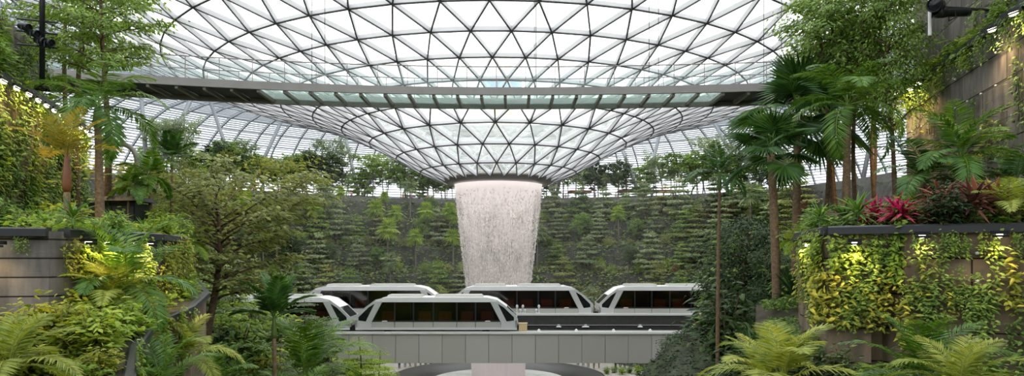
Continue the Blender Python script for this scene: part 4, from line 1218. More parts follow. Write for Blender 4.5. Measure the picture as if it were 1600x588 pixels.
# left
tree('airy_near',163,22.3,-95,11.5,'tall brown-trunked tree with flat sprays of small leaves before the left end of the footbridge',wide=.95)
tree('airy_near',128,24.5,-120,11.5,'brown-trunked tree just behind the tall one at the left end of the footbridge',wide=.8,rz=2.0)
near('thin',104,26.0,'bare-stemmed brown tree close to the spotlight pole on the upper left terrace','tree',None,.8)
near('orange',106,17.0,'palm with orange crownshaft and lit-yellow fronds below the curved row of lights','palm',None,1.0)
near('arch',156,20.5,'arching feather palm at the corner of the left terrace','palm',None,.95,.5)
near('fish',235,23.0,'small slim palm standing alone beside the dark roofed cabinet','palm',None,.95)
near('fish',200,22.0,'small palm behind the dark roofed cabinet','palm',None,.75)
tree('umbrella',328,27.0,272,10.5,'big spreading olive tree with forked trunk left of the trains',wide=1.45)
tree('lowlayer',365,34.0,388,8.0,'layered tree behind the forked olive tree',wide=.85)
tree('umbrella',300,36.0,262,10.5,'darker spreading tree directly behind the forked olive tree',wide=.7)
tree('spear',430,24.0,437,4.6,'dark palm with upright fronds before the left train car','palm',wide=.9)
tree('lowlayer',476,36.0,462,8.0,'grey-green layered tree covering the left train car',wide=1.15)
tree('lowlayer',405,35.0,462,8.0,'grey-green layered tree below the dark upright palm',wide=.75)
tree('lowlayer',512,37.0,492,8.0,'low grey-green layered tree under the left end of the beam',wide=1.1)
tree('lightlayer',562,35.0,522,8.0,'bright green layered tree under the guideway beam',wide=1.15)
tree('lightlayer',592,37.0,540,8.0,'lowest bright green layered tree, nearest the basin',wide=1.0)
tree('lowlayer',520,32.0,530,8.0,'layered tree at the bottom edge below the bright green ones',wide=.6)
tree('lowlayer',440,27.0,520,8.0,'layered tree at the bottom edge below the dark upright palm',wide=.6)
near('spear',268,26,'upright palm between the terrace wall and the forked olive tree','palm',None,.9)
near('arecag',198,15.3,'feather palm with yellow lit fronds in the bed under the left ledge','palm',None,1.0,z=-1.4)
near('areca',175,14.6,'golden palm close to the warm-lit left wall','palm',None,.62,z=-1.3)
near('areca',285,16.5,'golden areca palm outside the winding planter edge','palm',None,.75,z=-2.9)
near('areca',15,10.5,'pale areca palm in the bottom left corner','palm',None,.62,z=-2.1)
near('arecag',250,14.0,'green areca palm at the bottom below the winding planter edge','palm',None,.8,z=-3.4)
near('arecag',330,20.0,'green areca palm at the foot of the forked olive tree','palm',None,.9,z=-4.6)
# right
tree('slim',1121,27.0,262,11.0,'tall slim palm with bare trunk in front of the rear train','palm')
tree('fanmid',1216,22.0,185,8.6,'dark fan palm with lower crown beside the footbridge end','palm')
tree('fanbig',1243,25.0,118,8.8,'dark fan palm with the taller crown beside the footbridge end','palm')
tree('broad',1300,26.0,-70,13.5,'dark leafy tree above the fan palms',wide=.70)
tree('broad',1392,23.5,-60,13.5,'broad leafy tree with the thickest brown trunk right of the palms',wide=.62,rz=1.0)
for i, (px, D, sc) in enumerate(((1288,25,.82),(1312,26.5,.80),(1341,24.5,.86),(1357,27.5,.8),(1373,26,.84))):
    near('thin',px,D,ordn(i)+' thin bare trunk counting from the fan palms to the stone wall','tree','thin trunks beside the right wall',sc)
near('arch',1322,22.0,'bright feather palm arching out between the thin trunks','palm',None,1.02,2.6)
tree('darktree',1165,33.0,330,7.0,'dense dark tree at the right end of the trains',wide=1.0)
tree('darktree',1205,30.0,385,7.0,'dense dark tree behind the trunk of the shorter fan palm',wide=.85)
tree('darktree',1062,42.0,515,7.0,'dark bushy tree before the right end of the near beam',wide=.95)
tree('darktree',1100,38.0,522,7.0,'dark bushy tree at the foot of the slim palm',wide=.7)
tree('lowlayer',1205,42.0,352,8.0,'layered tree above the dense dark tree',wide=.6)
near('straps',1197,22.0,'dark upright strap-leaved plant beside the slim palm','plant',None,.9,z=-3.4)
near('straps',1243,22.0,'dark strap-leaved plant at the foot of the taller fan palm','plant',None,.85,z=-1.6)
near('straps',1180,18.0,'strap-leaved plant between the slim palm and the golden areca','plant',None,.8,z=-3.2)
near('areca',1225,12.5,'large golden areca palm at the bottom beside the slim palm','palm',None,.82,z=-2.8)
near('areca',1190,15.0,'smaller golden areca palm behind the large one','palm',None,.75,z=-3.2)
near('arecag',1440,10.5,'green feather palm in the bed below the right wall','palm',None,.72,z=-2.5)
near('areca',1500,9.6,'pale drooping areca palm at the bottom of the right wall','palm',None,.55,z=-2.2)
near('arecam',1503,15.4,'feather palm with green trunk before the upper right wall','palm',None,.85)
near('arecad',1445,15.8,'dark feather palm left of the green-trunked one','palm',None,.75,1.2)
near('arecad',1590,14.6,'feather palm against the upper right wall at the frame edge','palm',None,.62)
near('areca',1575,13.6,'pale areca palm behind the right ledge','palm',None,.5)
near('cordR',1400,14.35,'bright pink-red cordyline behind the right ledge','plant',None,.72)
near('cordR',1366,15.2,'smaller red cordyline beside the bright one','plant',None,.75)
for i, px in enumerate((1525,1552,1580,1470)): near('cordM',px,13.8+.25*i,ordn(i)+' maroon cordyline of the row behind the right ledge','plant','maroon cordylines',.85)
for i, px in enumerate((1340,1425,1455,1490,1600)): near('cordG',px,15.2+.25*i,ordn(i)+' green dracaena behind the right ledge, counting from the red cordylines','plant','green dracaenas',.85)

# ---- fillers on terraces and beds: look-alikes share a label and a group
def poly_scatter(kinds, n, region, zf, group, labels, cats, smin=.7, smax=1.15):
    for i in range(n):
        (x0,x1),(y0,y1) = region[0], region[1]
        for _ in range(60):
            x, y = rnd(x0,x1), rnd(y0,y1)
            if len(region) < 3 or region[2](x,y): break
        else: continue
        kd = rng.choice(kinds); o = put(kd, (x,y,zf(x,y)-.03), None, rnd(smin,smax))
        tag(o, labels[kd], cats[kd], group+': '+K[kd].name.replace('_',' ')+' '+kd[-1:].lower() if False else labels[kd])
CAT = {k:('fern' if k.startswith('fern') else 'shrub' if k.startswith('shrub') else 'plant') for k in K}
CAT['areca'] = CAT['arecag'] = 'palm'
CN = {'fernA':'green fern','fernB':'light green fern','fernC':'fern coloured lamplit gold','shrubA':'green leafy shrub','shrubY':'yellow-green leafy shrub','shrubL':'light green leafy shrub','shrubD':'dark leafy shrub','shrubM':'maroon-leaved shrub','cordG':'green dracaena','cordM':'maroon cordyline','areca':'golden areca palm','arecag':'green areca palm'}
def lab(where): return {k:v+' '+where for k, v in CN.items()}
def onL1(x,y): return ground_z(x,y) == Z_L1
def onR1(x,y): return ground_z(x,y) == Z_R1
poly_scatter(['fernA','fernB','fernB','shrubL','shrubA','fernC','cordG'], 78, ((-15,-9.1),(14.0,20.5),onL1), lambda x,y: Z_L1, 'l1', lab('among the planting on the left ledge terrace'), CAT, .45, .8)
poly_scatter(['fernA','shrubA','fernB','shrubL'], 30, ((-16,-9.4),(20.5,27),onL1), lambda x,y: Z_L1, 'l1b', lab('at the far end of the left ledge terrace'), CAT, .9, 1.4)
poly_scatter(['fernA','shrubA','fernB'], 34, ((-19,-13.8),(17.0,27),lambda x,y: ground_z(x,y)==Z_L2), lambda x,y: Z_L2, 'l2', lab('on the upper left terrace above the row of lights'), CAT, .9, 1.4)
def bedz(edge, back):
    def f(x, y):
        best = None
        for (e, b) in zip(edge, back):
            d = abs(e[1]-y)
            if best is None or d < best[0]: best = (d, e[2], b[2], e[0], b[0])
        t = min(1,max(0,(x-best[3])/(best[4]-best[3]+1e-6))); return best[1]+(best[2]-best[1])*t
    return f
def inbed(edge, side, wall):
    def f(x,y):
        for a, b in zip(edge, edge[1:]):
            if min(a[1],b[1]) <= y <= max(a[1],b[1]):
                t = (y-a[1])/(b[1]-a[1]+1e-9); ex = a[0]+(b[0]-a[0])*t
                return (x < ex-.25 if side < 0 else x > ex+.25) and not wall(x,y)
        return False
    return f
BK1 = [(-12,12.6,-1.9),(-10.5,13.9,-1.6),(-9.6,14.1,-1.3),(-9.3,15.5,-1.1),(-9.1,17.2,-.9),(-9.8,20,-.6),(-12,25.2,-.4)]
BK2 = [(13.8,12.6,-3.2),(10.2,13.3,-3.0),(8.1,14.1,-2.8),(6.95,14.8,-2.5),(7.6,18,-2.0),(9.6,23,-1.2)]
poly_scatter(['shrubY','shrubL','fernB','fernC','shrubY','fernC','shrubL'], 64, ((-12.5,-6.6),(11.4,21),inbed(B1,-1,onL1)), bedz(B1,BK1), 'b1', lab('in the bed below the left wall'), CAT, .6, 1.05)
poly_scatter(['fernB','shrubA','fernA','shrubL','shrubY','shrubD','arecag'], 46, ((-13,-4.5),(15,30),lambda x,y: x > lerp_tab([(11,-6.0),(17,-7.6),(22,-9.8),(30,-13)],y)), lambda x,y: H(x,y), 'h1', lab('on the slope outside the winding planter edge'), CAT, 1.0, 1.9)
poly_scatter(['shrubL','shrubA','fernA','shrubL'], 46, ((-22,-9),(27,42)), lambda x,y: H(x,y), 'h2', lab('on the slope below the left trees'), CAT, 1.5, 2.6)
poly_scatter(['fernA','shrubA','shrubM','fernB','shrubD','cordG','shrubM'], 60, ((7.0,16),(13.2,18.5),onR1), lambda x,y: Z_R1, 'r1', lab('among the planting on the right ledge terrace'), CAT, .45, .75)
poly_scatter(['fernA','shrubA','fernB','shrubL'], 34, ((7.4,15),(18.5,28),onR1), lambda x,y: Z_R1, 'r1b', lab('at the far end of the right ledge terrace'), CAT, .8, 1.2)
poly_scatter(['shrubA','fernA','shrubL','hangsub'][:3], 26, ((13.0,17.0),(15.0,27.5),lambda x,y: ground_z(x,y)==Z_R2), lambda x,y: Z_R2, 'r2', lab('on the narrow upper ledge of the right wall'), CAT, .6, .9)
poly_scatter(['fernA','fernB','shrubA','shrubD','fernA'], 40, ((5.4,13),(10.8,17),inbed(B2,1,onR1)), bedz(B2,BK2), 'b2', lab('in the bed below the right wall'), CAT, .6, 1.0)
poly_scatter(['fernB','shrubA','shrubY','shrubD','fernA','shrubD'], 46, ((3.6,9.5),(13,30),lambda x,y: x < lerp_tab([(13,5.2),(17,5.9),(23,8.0),(30,11)],y) and px_of(x,y)>1135), lambda x,y: H(x,y), 'h3', lab('on the slope outside the right bed'), CAT, 1.0, 1.8)
poly_scatter(['shrubD','shrubD','fernA','shrubA'], 40, ((8,17),(26,44),lambda x,y: px_of(x,y)>1100), lambda x,y: H(x,y), 'h4', lab('on the shaded slope under the dark trees'), CAT, 1.4, 2.6)

# ---- climbers on the walls
def on_wall(kinds, line, z0, z1, n, where, smin=.7, smax=1.1, t0=0, t1=1, side=1, off=.03):
    seg = []; tot = 0
    for a, b in zip(line, line[1:]):
        l = hypot(b[0]-a[0], b[1]-a[1]); seg.append((tot,l,a,b)); tot += l
    for i in range(n):
        u = tot*(t0+(t1-t0)*((i+rnd(.1,.9))/n))
        for s0, l, a, b in seg:
            if u <= s0+l: break
        f = (u-s0)/l; x, y = a[0]+(b[0]-a[0])*f, a[1]+(b[1]-a[1])*f
        dx, dy = (b[0]-a[0])/l, (b[1]-a[1])/l; nx, ny = -dy*side, dx*side
        if nx*(-x)+ny*(-y) < 0: nx, ny = -nx, -ny
        kd = rng.choice(kinds); o = put(kd, (x+nx*off, y+ny*off, rnd(z0,z1)), atan2(ny,nx)-pi/2, rnd(smin,smax))
        nm = {'clA':'green climbing plant','clY':'yellow lit climbing plant','clL':'light green climbing plant','clS':'sparse climber with big lamp-yellow leaves','clG':'sparse green climber','clD':'dark climbing plant','hang':'green plant trailing','hangY':'light green plant trailing'}[kd]+' '+where
        tag(o, nm, 'plant', nm)
on_wall(['clA','clG','clL','clA','clA','clS','clL'], L2, .7, 3.6, 56, 'on the upper left wall under the row of lights', .8, 1.25)
on_wall(['hang','hangY'], L2, 4.9, 5.1, 12, 'over the upper left ledge', .8, 1.1)
on_wall(['clA','clL','hang'], L3, 5.3, 8.2, 16, 'on the highest left wall', .9, 1.3)
on_wall(['clY','clY','clL','clA','clS','clY'], L1[2:5], -1.0, -.3, 22, 'on the warm left wall under the ledge', .55, .8)
on_wall(['clY','clL','hangY'], L1[2:5], -.6, .4, 10, 'on the warm left wall under the ledge', .4, .6)
on_wall(['hang','clG'], [(-13.5,13.1),(-10.0,13.9)], -1.3, -.6, 4, 'on the bare grey left wall', .5, .7)
on_wall(['hang'], [(-13.5,13.1),(-9.6,14.0)], .5, .56, 5, 'over the grey left wall ledge', .35, .5)
on_wall(['clL','hangY'], B1[:6], -2.6, -2.0, 10, 'on the face of the winding planter', .5, .8)
on_wall(['clG','clG','clS','clG','clA'], R1[0:3], -2.9, -1.0, 26, 'on the brown right wall under the ledge', .55, .9)
on_wall(['clS','clG'], R1[0:3], -1.0, -.5, 7, 'on the brown right wall under the ledge', .5, .75)
on_wall(['hang','hangY'], R1[0:3], .5, .6, 14, 'over the right ledge', .5, .75)
on_wall(['clY','clL','clA'], [(8.05,14.2),(6.85,14.8),(7.3,16.8)], -1.7, -.2, 20, 'on the lit corner of the right wall', .6, .95)
on_wall(['hangY'], [(8.0,14.3),(6.85,14.8),(7.2,16.5)], .45, .6, 8, 'over the lit corner of the right ledge', .7, 1.0)
on_wall(['clG','clA','hang','clG'], R1[0:3], -2.0, -.6, 22, 'on the brown right wall under the ledge', .4, .65)
on_wall(['clD','clA'], R1[0:2], -3.2, -2.4, 8, 'along the foot of the right wall', .7, .9)
on_wall(['clG','clS','clG','clA'], R2, 1.0, 4.6, 26, 'on the upper right wall', .6, .95)
on_wall(['hang','hangY','hang'], R2, 6.3, 6.5, 16, 'over the upper right ledge', .75, 1.1)
on_wall(['clA','hang'], R3, 7.0, 9.6, 10, 'on the highest right wall', .8, 1.1, 0, .55)

# ---- undergrowth nobody could count
def carpet(name, n, sampler, L, W, mat, label, lift=.12):
    C=[];T=[]
    for _ in range(n):
        x, y, z = sampler(); C.append((x,y,z+rnd(0,lift)))
    Q = np.random.default_rng(n+len(label)); a = Q.uniform(0,2*pi,n)
    D = np.stack([np.cos(a),np.sin(a),Q.uniform(-.2,.6,n)],axis=1); Nn = np.stack([Q.normal(0,.6,n),Q.normal(0,.5,n)-.7,np.ones(n)*.8],axis=1)
    g = Geo(); g.leaves(arr(C),D,Nn,L*Q.uniform(.6,1.3,n),W*Q.uniform(.7,1.2,n),np.clip(Q.normal(.45,.22,n),0,1),.25,.12,False)
    tag(obj(name, g.mesh(name, M[mat])), label, 'undergrowth', None, 'stuff')
def slope_s():
    while True:
        s = rnd(20.4,39.5); q = s*pi/2*1.12; u = rnd(-q-22,q+6); x, y = slope_point(s,u)
        if y > 58 and 215 < px_of(x,y) < 1250: return x, y-.05, H(x,y)
carpet('undergrowth', 15000, slope_s, .62,.30,'lf_grey','low grey-green undergrowth over the terraced back slope',.5)
FACES = [(20.0,20.5),(24,24.4),(28,28.4),(32,32.4),(35.6,36.0),(38.6,39.0)]
def slope_f():
    while True:
        a, b = rng.choice(FACES); s = rnd(a,b); q = s*pi/2*1.12; u = rnd(-q-22,q+6); x, y = slope_point(s,u)
        if y > 58 and 215 < px_of(x,y) < 1250: return x+(AX-x)*.006, y-.22, H(x,y)
carpet('undergrowth', 14000, slope_f, .60,.30,'lf_mid','green creeping undergrowth over the terrace faces of the back slope',.3)
carpet('undergrowth', 7000, slope_s, .60,.28,'lf_olive','low olive undergrowth over the terraced back slope',.5)
def hl():
    while True:
        x, y = rnd(-22,-4), rnd(10,46)
        if ground_z(x,y) == H(x,y): return x, y, H(x,y)
def hr():
    while True:
        x, y = rnd(3.5,18), rnd(10,46)
        if ground_z(x,y) == H(x,y): return x, y, H(x,y)
carpet('undergrowth', 9000, hl, .26,.12,'lf_mid','green undergrowth on the slope below the left terraces',.35)
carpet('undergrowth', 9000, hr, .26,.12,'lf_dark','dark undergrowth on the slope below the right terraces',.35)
def tl():
    while True:
        x, y = rnd(-17,-9), rnd(13,28)
        if onL1(x,y): return x, y, Z_L1
def tr_():
    while True:
        x, y = rnd(6.9,16), rnd(12.6,28)
        if onR1(x,y): return x, y, Z_R1
carpet('undergrowth', 4500, tl, .17,.08,'lf_light','light green ground cover on the left ledge terrace',.3)
carpet('undergrowth', 4500, tr_, .17,.08,'lf_mid','green ground cover on the right ledge terrace',.3)
fb1, ib1 = bedz(B1,BK1), inbed(B1,-1,onL1)
def bl():
    while True:
        x, y = rnd(-13,-6.4), rnd(11.3,24)
        if ib1(x,y): return x, y, fb1(x,y)
fb2, ib2 = bedz(B2,BK2), inbed(B2,1,onR1)
def br_():
    while True:
        x, y = rnd(5.6,13.5), rnd(10.8,22)
        if ib2(x,y): return x, y, fb2(x,y)
carpet('undergrowth', 3500, bl, .16,.08,'lf_light','light green ground cover in the bed below the left wall',.3)
carpet('undergrowth', 3500, br_, .16,.08,'lf_mid','green ground cover in the bed below the right wall',.3)
for i, (px, D, sc) in enumerate(((948,88.5,.42),(960,89.5,.45),(972,88.0,.5),(984,89.0,.45),(997,88.2,.55),(1010,89.2,.5))):
    x = (px-800)/F*D; o = put(('bushC','bushA')[i%2], (x,D,-15.05), None, sc); tag(o, ordn(i)+' low bush on the plaza right of the basin, nearest the basin first', 'bush', 'bushes on the plaza')
for kd in K: drop_proto(K[kd])
#@ENDVEG

# ================================================================== LAMPS, FITTINGS, PEOPLE
def spot(parent, loc, target, power, size=1.6, blend=.8, rad=.12, col=(1,.70,.34)):
    l = bpy.data.lights.new('bulb','SPOT'); l.energy = power; l.color = col; l.spot_size = size; l.spot_blend = blend; l.shadow_soft_size = rad
    o = bpy.data.objects.new('bulb', l); COL.objects.link(o); o.parent = parent; o.location = loc
    d = Vector(target)-Vector(loc); o.rotation_euler = d.to_track_quat('-Z','Y').to_euler(); return o
def ledge_lamp(loc, n, label, group, power, lip=.04, ln=.42):
    """a small linear luminaire under a planter edge, lens facing down and out along n"""
    r = empty('ledge_lamp', loc, atan2(n[1],n[0])-pi/2); tag(r, label, 'lamp', group)
    g = Geo(); g.box((0,0,.05),(ln+.06,.15,.07)); g.box((0,.07,-.02),(ln+.06,.012,lip)); obj('housing', g.mesh('housing', M['black_metal']), r)
    g = Geo(); g.lathe([(.0,-.05),(.05,-.045),(.075,-.01),(.075,.02)], 10)
    v = g.v[0]; v[:,0] *= ln/.15*.5; v[:,1] *= .9; obj('lens', g.mesh('lens', M['lamp'], True), r)
    spot(r, (0,.10,-.08), (0,.05,-2), power, 2.3); return r
def along(line, dist, off):
    for a, b in zip(line, line[1:]):
        l = hypot(b[0]-a[0], b[1]-a[1])
        if dist <= l:
            dx, dy = (b[0]-a[0])/l, (b[1]-a[1])/l; nx, ny = -dy, dx
            if nx*-a[0]+ny*-a[1] < 0: nx, ny = -nx, -ny
            return (a[0]+dx*dist+nx*off, a[1]+dy*dist+ny*off), (nx,ny)
        dist -= l
    return None
for i in range(13):
    q = along(L2, .35+.74*i, .36)
    if q: ledge_lamp((q[0][0],q[0][1],Z_L2-.30), q[1], ordn(i)+' warm lamp of the curved row under the upper left ledge, nearest first', 'lamps under the upper left ledge', 75, ln=.5)
for i, d in enumerate((.75,1.3,2.0,2.65)):
    q = along(L1[1:6], d, .24); ledge_lamp((q[0][0],q[0][1],Z_L1-.22), q[1], ordn(i)+' warm lamp under the left ledge counted from the grey stone corner', 'lamps under the left ledge', 95, lip=.06, ln=.26)
q = along(L1, 3.75, .24); ledge_lamp((q[0][0],q[0][1],Z_L1-.30), q[1], 'warm lamp under the ledge of the bare grey left wall', 'lamps under the left ledge', 30, ln=.3)
for i, (a, z) in enumerate(((24.6,6.1),(25.4,6.1),(26.1,6.1),(23.8,6.1))):
    x = lerp_tab([(y,x) for x,y in R2], a)-.42-(.25 if i in (1,2) else 0)
    ledge_lamp((x,a,z), (-1,-.25), ['nearer upper','farther upper','farthest','nearest'][i]+' warm lamp of the four under the end of the upper right ledge', 'four lamps at the end of the upper right ledge', 190, ln=.5)
for i, a in enumerate((17.0,18.2)):
    x = lerp_tab([(y,x) for x,y in R2], a)-.38
    ledge_lamp((x,a,6.1), (-1,-.25), ['bright warm lamp under the upper right ledge at the frame edge','second warm lamp in from the frame edge under the upper right ledge'][i], 'lamps under the upper right ledge', 170, ln=.5)
for i, d in enumerate((3.2,4.6,5.9)):
    q = along(R1[:3], d, .26); ledge_lamp((q[0][0],q[0][1],Z_R1-.17), q[1], ordn(i)+' warm lamp under the long right ledge counted from the frame edge', 'lamps under the right ledge', 45, lip=.05, ln=.22)
ledge_lamp((7.15,14.25,Z_R1-.30), (-.35,-.93), 'warm lamp under the ledge at the lit corner of the right wall', 'lamps under the right ledge', 90, ln=.2)
ledge_lamp((6.72,15.6,Z_R1-.30), (-.97,.2), 'warm lamp round the lit corner of the right wall', 'lamps under the right ledge', 60, ln=.2)
# floodlights on poles
def flood(loc, aim, l, rad, label, group=None, name='floodlight'):
    r = empty(name, loc); tag(r, label, 'floodlight', group)
    d = Vector(aim).normalized(); q = d.to_track_quat('Z','Y').to_matrix()
    def tr_(g): 
        for a in g.v: a[:] = np.array([tuple(q @ Vector(p)) for p in a])
        return g
    g = Geo(); g.lathe([(.02,-l*.5),(rad*.8,-l*.5),(rad*.9,-l*.35),(rad*.9,l*.2),(rad*1.08,l*.22),(rad*1.08,l*.5),(rad*.95,l*.5),(rad*.9,l*.36)], 16); obj('barrel', tr_(g).mesh('barrel', M['black_metal'], True), r)
    g = Geo(); g.lathe([(.0,l*.40),(rad*.92,l*.38)], 16); obj('lens', tr_(g).mesh('lens', M['train_glass'], True), r)
    g = Geo(); g.tube([(0,rad*1.1,0),(0,rad*1.25,-rad*1.4),(0,-rad*1.25,-rad*1.4),(0,-rad*1.1,0)], .018, 5); obj('bracket', g.mesh('bracket', M['black_metal']), r)
    return r
pole = empty('floodlight_pole', (-13.9,20.2,Z_L2)); tag(pole, 'dark grey pole carrying the floodlights on the upper left terrace', 'pole')
g = Geo(); g.tube([(0,0,0),(0,0,6.5)], .075, 10); obj('shaft', g.mesh('shaft', M['black_metal'], True), pole)
g = Geo(); g.lathe([(.001,.08),(.2,.08),(.22,0)], 12); obj('base_plate', g.mesh('base_plate', M['black_metal']), pole)
for k, zz in enumerate((1.35,1.75,2.1)):
    g = Geo(); g.tube([(-.75,0,zz),(.45,0,zz-.12)], .03, 6); obj('cross_arm', g.mesh('cross_arm', M['black_metal']), pole)
for i, (px, py) in enumerate(((38,42),(52,52),(63,64),(74,66))):
    p = at(px,py,20.0); flood((p.x,p.y,p.z), (.9,-.25,-.25), .36, .11, ['topmost','second','third','lowest'][i]+' black floodlight on the left pole', 'floodlights on the left pole')
pole = empty('wall_bracket', (14.0,20.2,7.35)); tag(pole, 'steel arm reaching from the upper right wall to the black floodlights', 'bracket')
g = Geo(); g.tube([(.15,0,0),(-1.9,-.3,0)], .045, 8); obj('arm', g.mesh('arm', M['ledge']), pole)
g = Geo(); g.tube([(-1.82,-.3,.9),(-1.82,-.3,-.85)], .05, 8); obj('post', g.mesh('post', M['white_paint']), pole)
g = Geo(); g.box((.16,0,0),(.06,.4,.4)); obj('wall_plate', g.mesh('wall_plate', M['ledge']), pole)
p = at(1488,20,19.6); flood(tuple(p), (-1,-.1,-.06), 1.05, .13, 'long black floodlight lying level on the right wall arm', 'floodlights on the right wall arm')
p = at(1464,8,19.4); flood(tuple(p), (-.7,-.6,-.2), .5, .19, 'short thick black floodlight at the top of the right wall arm', 'floodlights on the right wall arm')
# climbing wires with white clips on the right walls
def wire(pts, nclip, label):
    r = empty('climbing_wire', pts[0]); tag(r, label, 'wire', 'climbing wires on the right walls'); O = Vector(pts[0])
    g = Geo(); g.tube([tuple(Vector(p)-O) for p in pts], .012, 5); obj('cable', g.mesh('cable', M['steel_rail']), r)
    for i in range(nclip):
        t = (i+.5)/nclip*(len(pts)-1); j = min(int(t),len(pts)-2); p = Vector(pts[j]).lerp(Vector(pts[j+1]),t-j)-O
        g = Geo(); g.lathe([(.001,-.03),(.035,-.025),(.04,.02),(.001,.035)], 8, tuple(p)); obj('clip', g.mesh('clip', M['white_paint'], True), r)
for i, z in enumerate((5.6,4.7,3.7,2.7)):
    wire([(x-.10,y,z) for x,y in R2[:-1]]+[(14.95,25.8,z)], 13, ordn(i)+' climbing wire with white clips down from the upper right ledge')
for i, z in enumerate((.10,-.45,-1.0,-1.6)):
    wire([(x,y-.09,z) for x,y in R1[:3]], 6, ordn(i)+' climbing wire down from the right ledge')
# dark roofed cabinet and bent pipe at the left corner
r = empty('service_cabinet', (-12.9,22.4,Z_L1)); tag(r, 'dark cabinet with flat overhanging roof on the left ledge terrace', 'cabinet')
g = Geo(); g.box((0,0,.62),(1.5,.8,1.24)); obj('body', g.mesh('body', M['black_metal']), r)
g = Geo(); g.box((.28,0,1.36),(1.35,1.2,.14),0,.86); obj('roof', g.mesh('roof', M['ledge']), r)
for k in (-.36,.36):
    g = Geo(); g.box((k,-.41,.6),(.68,.03,1.05)); d = obj('door', g.mesh('door', M['ledge']), r); g = Geo(); g.box((k*.25,-.44,.65),(.03,.04,.18)); obj('handle', g.mesh('handle', M['steel_rail']), d)
r = empty('bent_pipe', (-13.3,24.2,Z_L1)); tag(r, 'pale bent pipe standing behind the dark roofed cabinet', 'pipe')
g = Geo(); g.tube([(0,0,0),(0,0,2.9)]+[(-.6+.6*cos(a),0,2.9+.6*sin(a)) for a in np.linspace(.2,1.5,7)]+[(-1.4,0,3.5)], .09, 10); obj('pipe', g.mesh('pipe', M['bridge_metal'], True), r)
g = Geo(); g.lathe([(.001,.06),(.18,.06),(.18,0)], 12); obj('base_plate', g.mesh('base_plate', M['bridge_metal']), r)
# red-roofed kiosks on the plateau behind the rim
M['red'] = simple('red_awning', (.28,.05,.035), .6)
for i, (px, s0, wd) in enumerate(((985,46,4.6),(1035,46,7.0),(905,47,4.0))):
    D = AY+s0*.95; x = (px-800)/F*D
    r = empty('kiosk', (x,D,H(x,D))); tag(r, ['small kiosk with red awning behind the rim trees','longest kiosk with red awning behind the rim trees','kiosk with dark red awning nearest the waterfall'][i], 'kiosk', 'kiosks on the plateau')
    g = Geo(); g.box((0,0,.5),(wd,2.2,1.0)); obj('counter', g.mesh('counter', M['red']), r)
    g = Geo(); g.box((0,-.2,2.45),(wd+.6,3.0,.35),0,.85); obj('awning', g.mesh('awning', M['red']), r)
    for sx in (-1,1):
        for sy in (-1,1):
            g = Geo(); g.tube([(sx*wd*.47,sy*1.0,1),(sx*wd*.47,sy*1.0,2.35)], .05, 6); obj('post', g.mesh('post', M['white_paint']), r)
# rim parapet
g = Geo(); pts = []
vs = []; fs = []
us = np.linspace(-75,70,140)
for u in us:
    for s_, z in ((39.15,9.6),(39.15,10.75),(39.45,10.75),(39.45,9.6)):
        x, y = slope_point(s_, u); vs.append((x,y,z))
for i in range(len(us)-1):
    for k in range(4): fs.append((i*4+k,(i+1)*4+k,(i+1)*4+(k+1)%4,i*4+(k+1)%4))
g.add(vs,fs); tag(obj('wall_back', g.mesh('parapet', M['parapet'])), kind='structure')

# ---- people
def skinned(name, joints, edges, mat, sub=1):
    """joints: {key:(x,y,z,r)}; a single skin grown over the joint graph"""
    keys = list(joints); me = bpy.data.meshes.new(name); me.from_pydata([joints[k][:3] for k in keys], [(keys.index(a),keys.index(b)) for a,b in edges], [])
    o = bpy.data.objects.new(name, me); COL.objects.link(o)
    m = o.modifiers.new('skin','SKIN'); m.use_smooth_shade = True
    lay = me.skin_vertices[0] if len(me.skin_vertices) else None
    if lay is None:
        bpy.context.view_layer.objects.active = o
        lay = me.skin_vertices[0]
    for i, k in enumerate(keys):
        r = joints[k][3]; r = r if isinstance(r, tuple) else (r,r); lay.data[i].radius = r; lay.data[i].use_root = (i == 0)
    sm = o.modifiers.new('sub','SUBSURF'); sm.levels = sub; sm.render_levels = sub
    dg = bpy.context.evaluated_depsgraph_get(); dg.update()
    ev = o.evaluated_get(dg); out = bpy.data.meshes.new_from_object(ev)
    bpy.data.objects.remove(o); out.name = name; out.materials.clear(); out.materials.append(mat)
    out.polygons.foreach_set('use_smooth', [True]*len(out.polygons)); return out
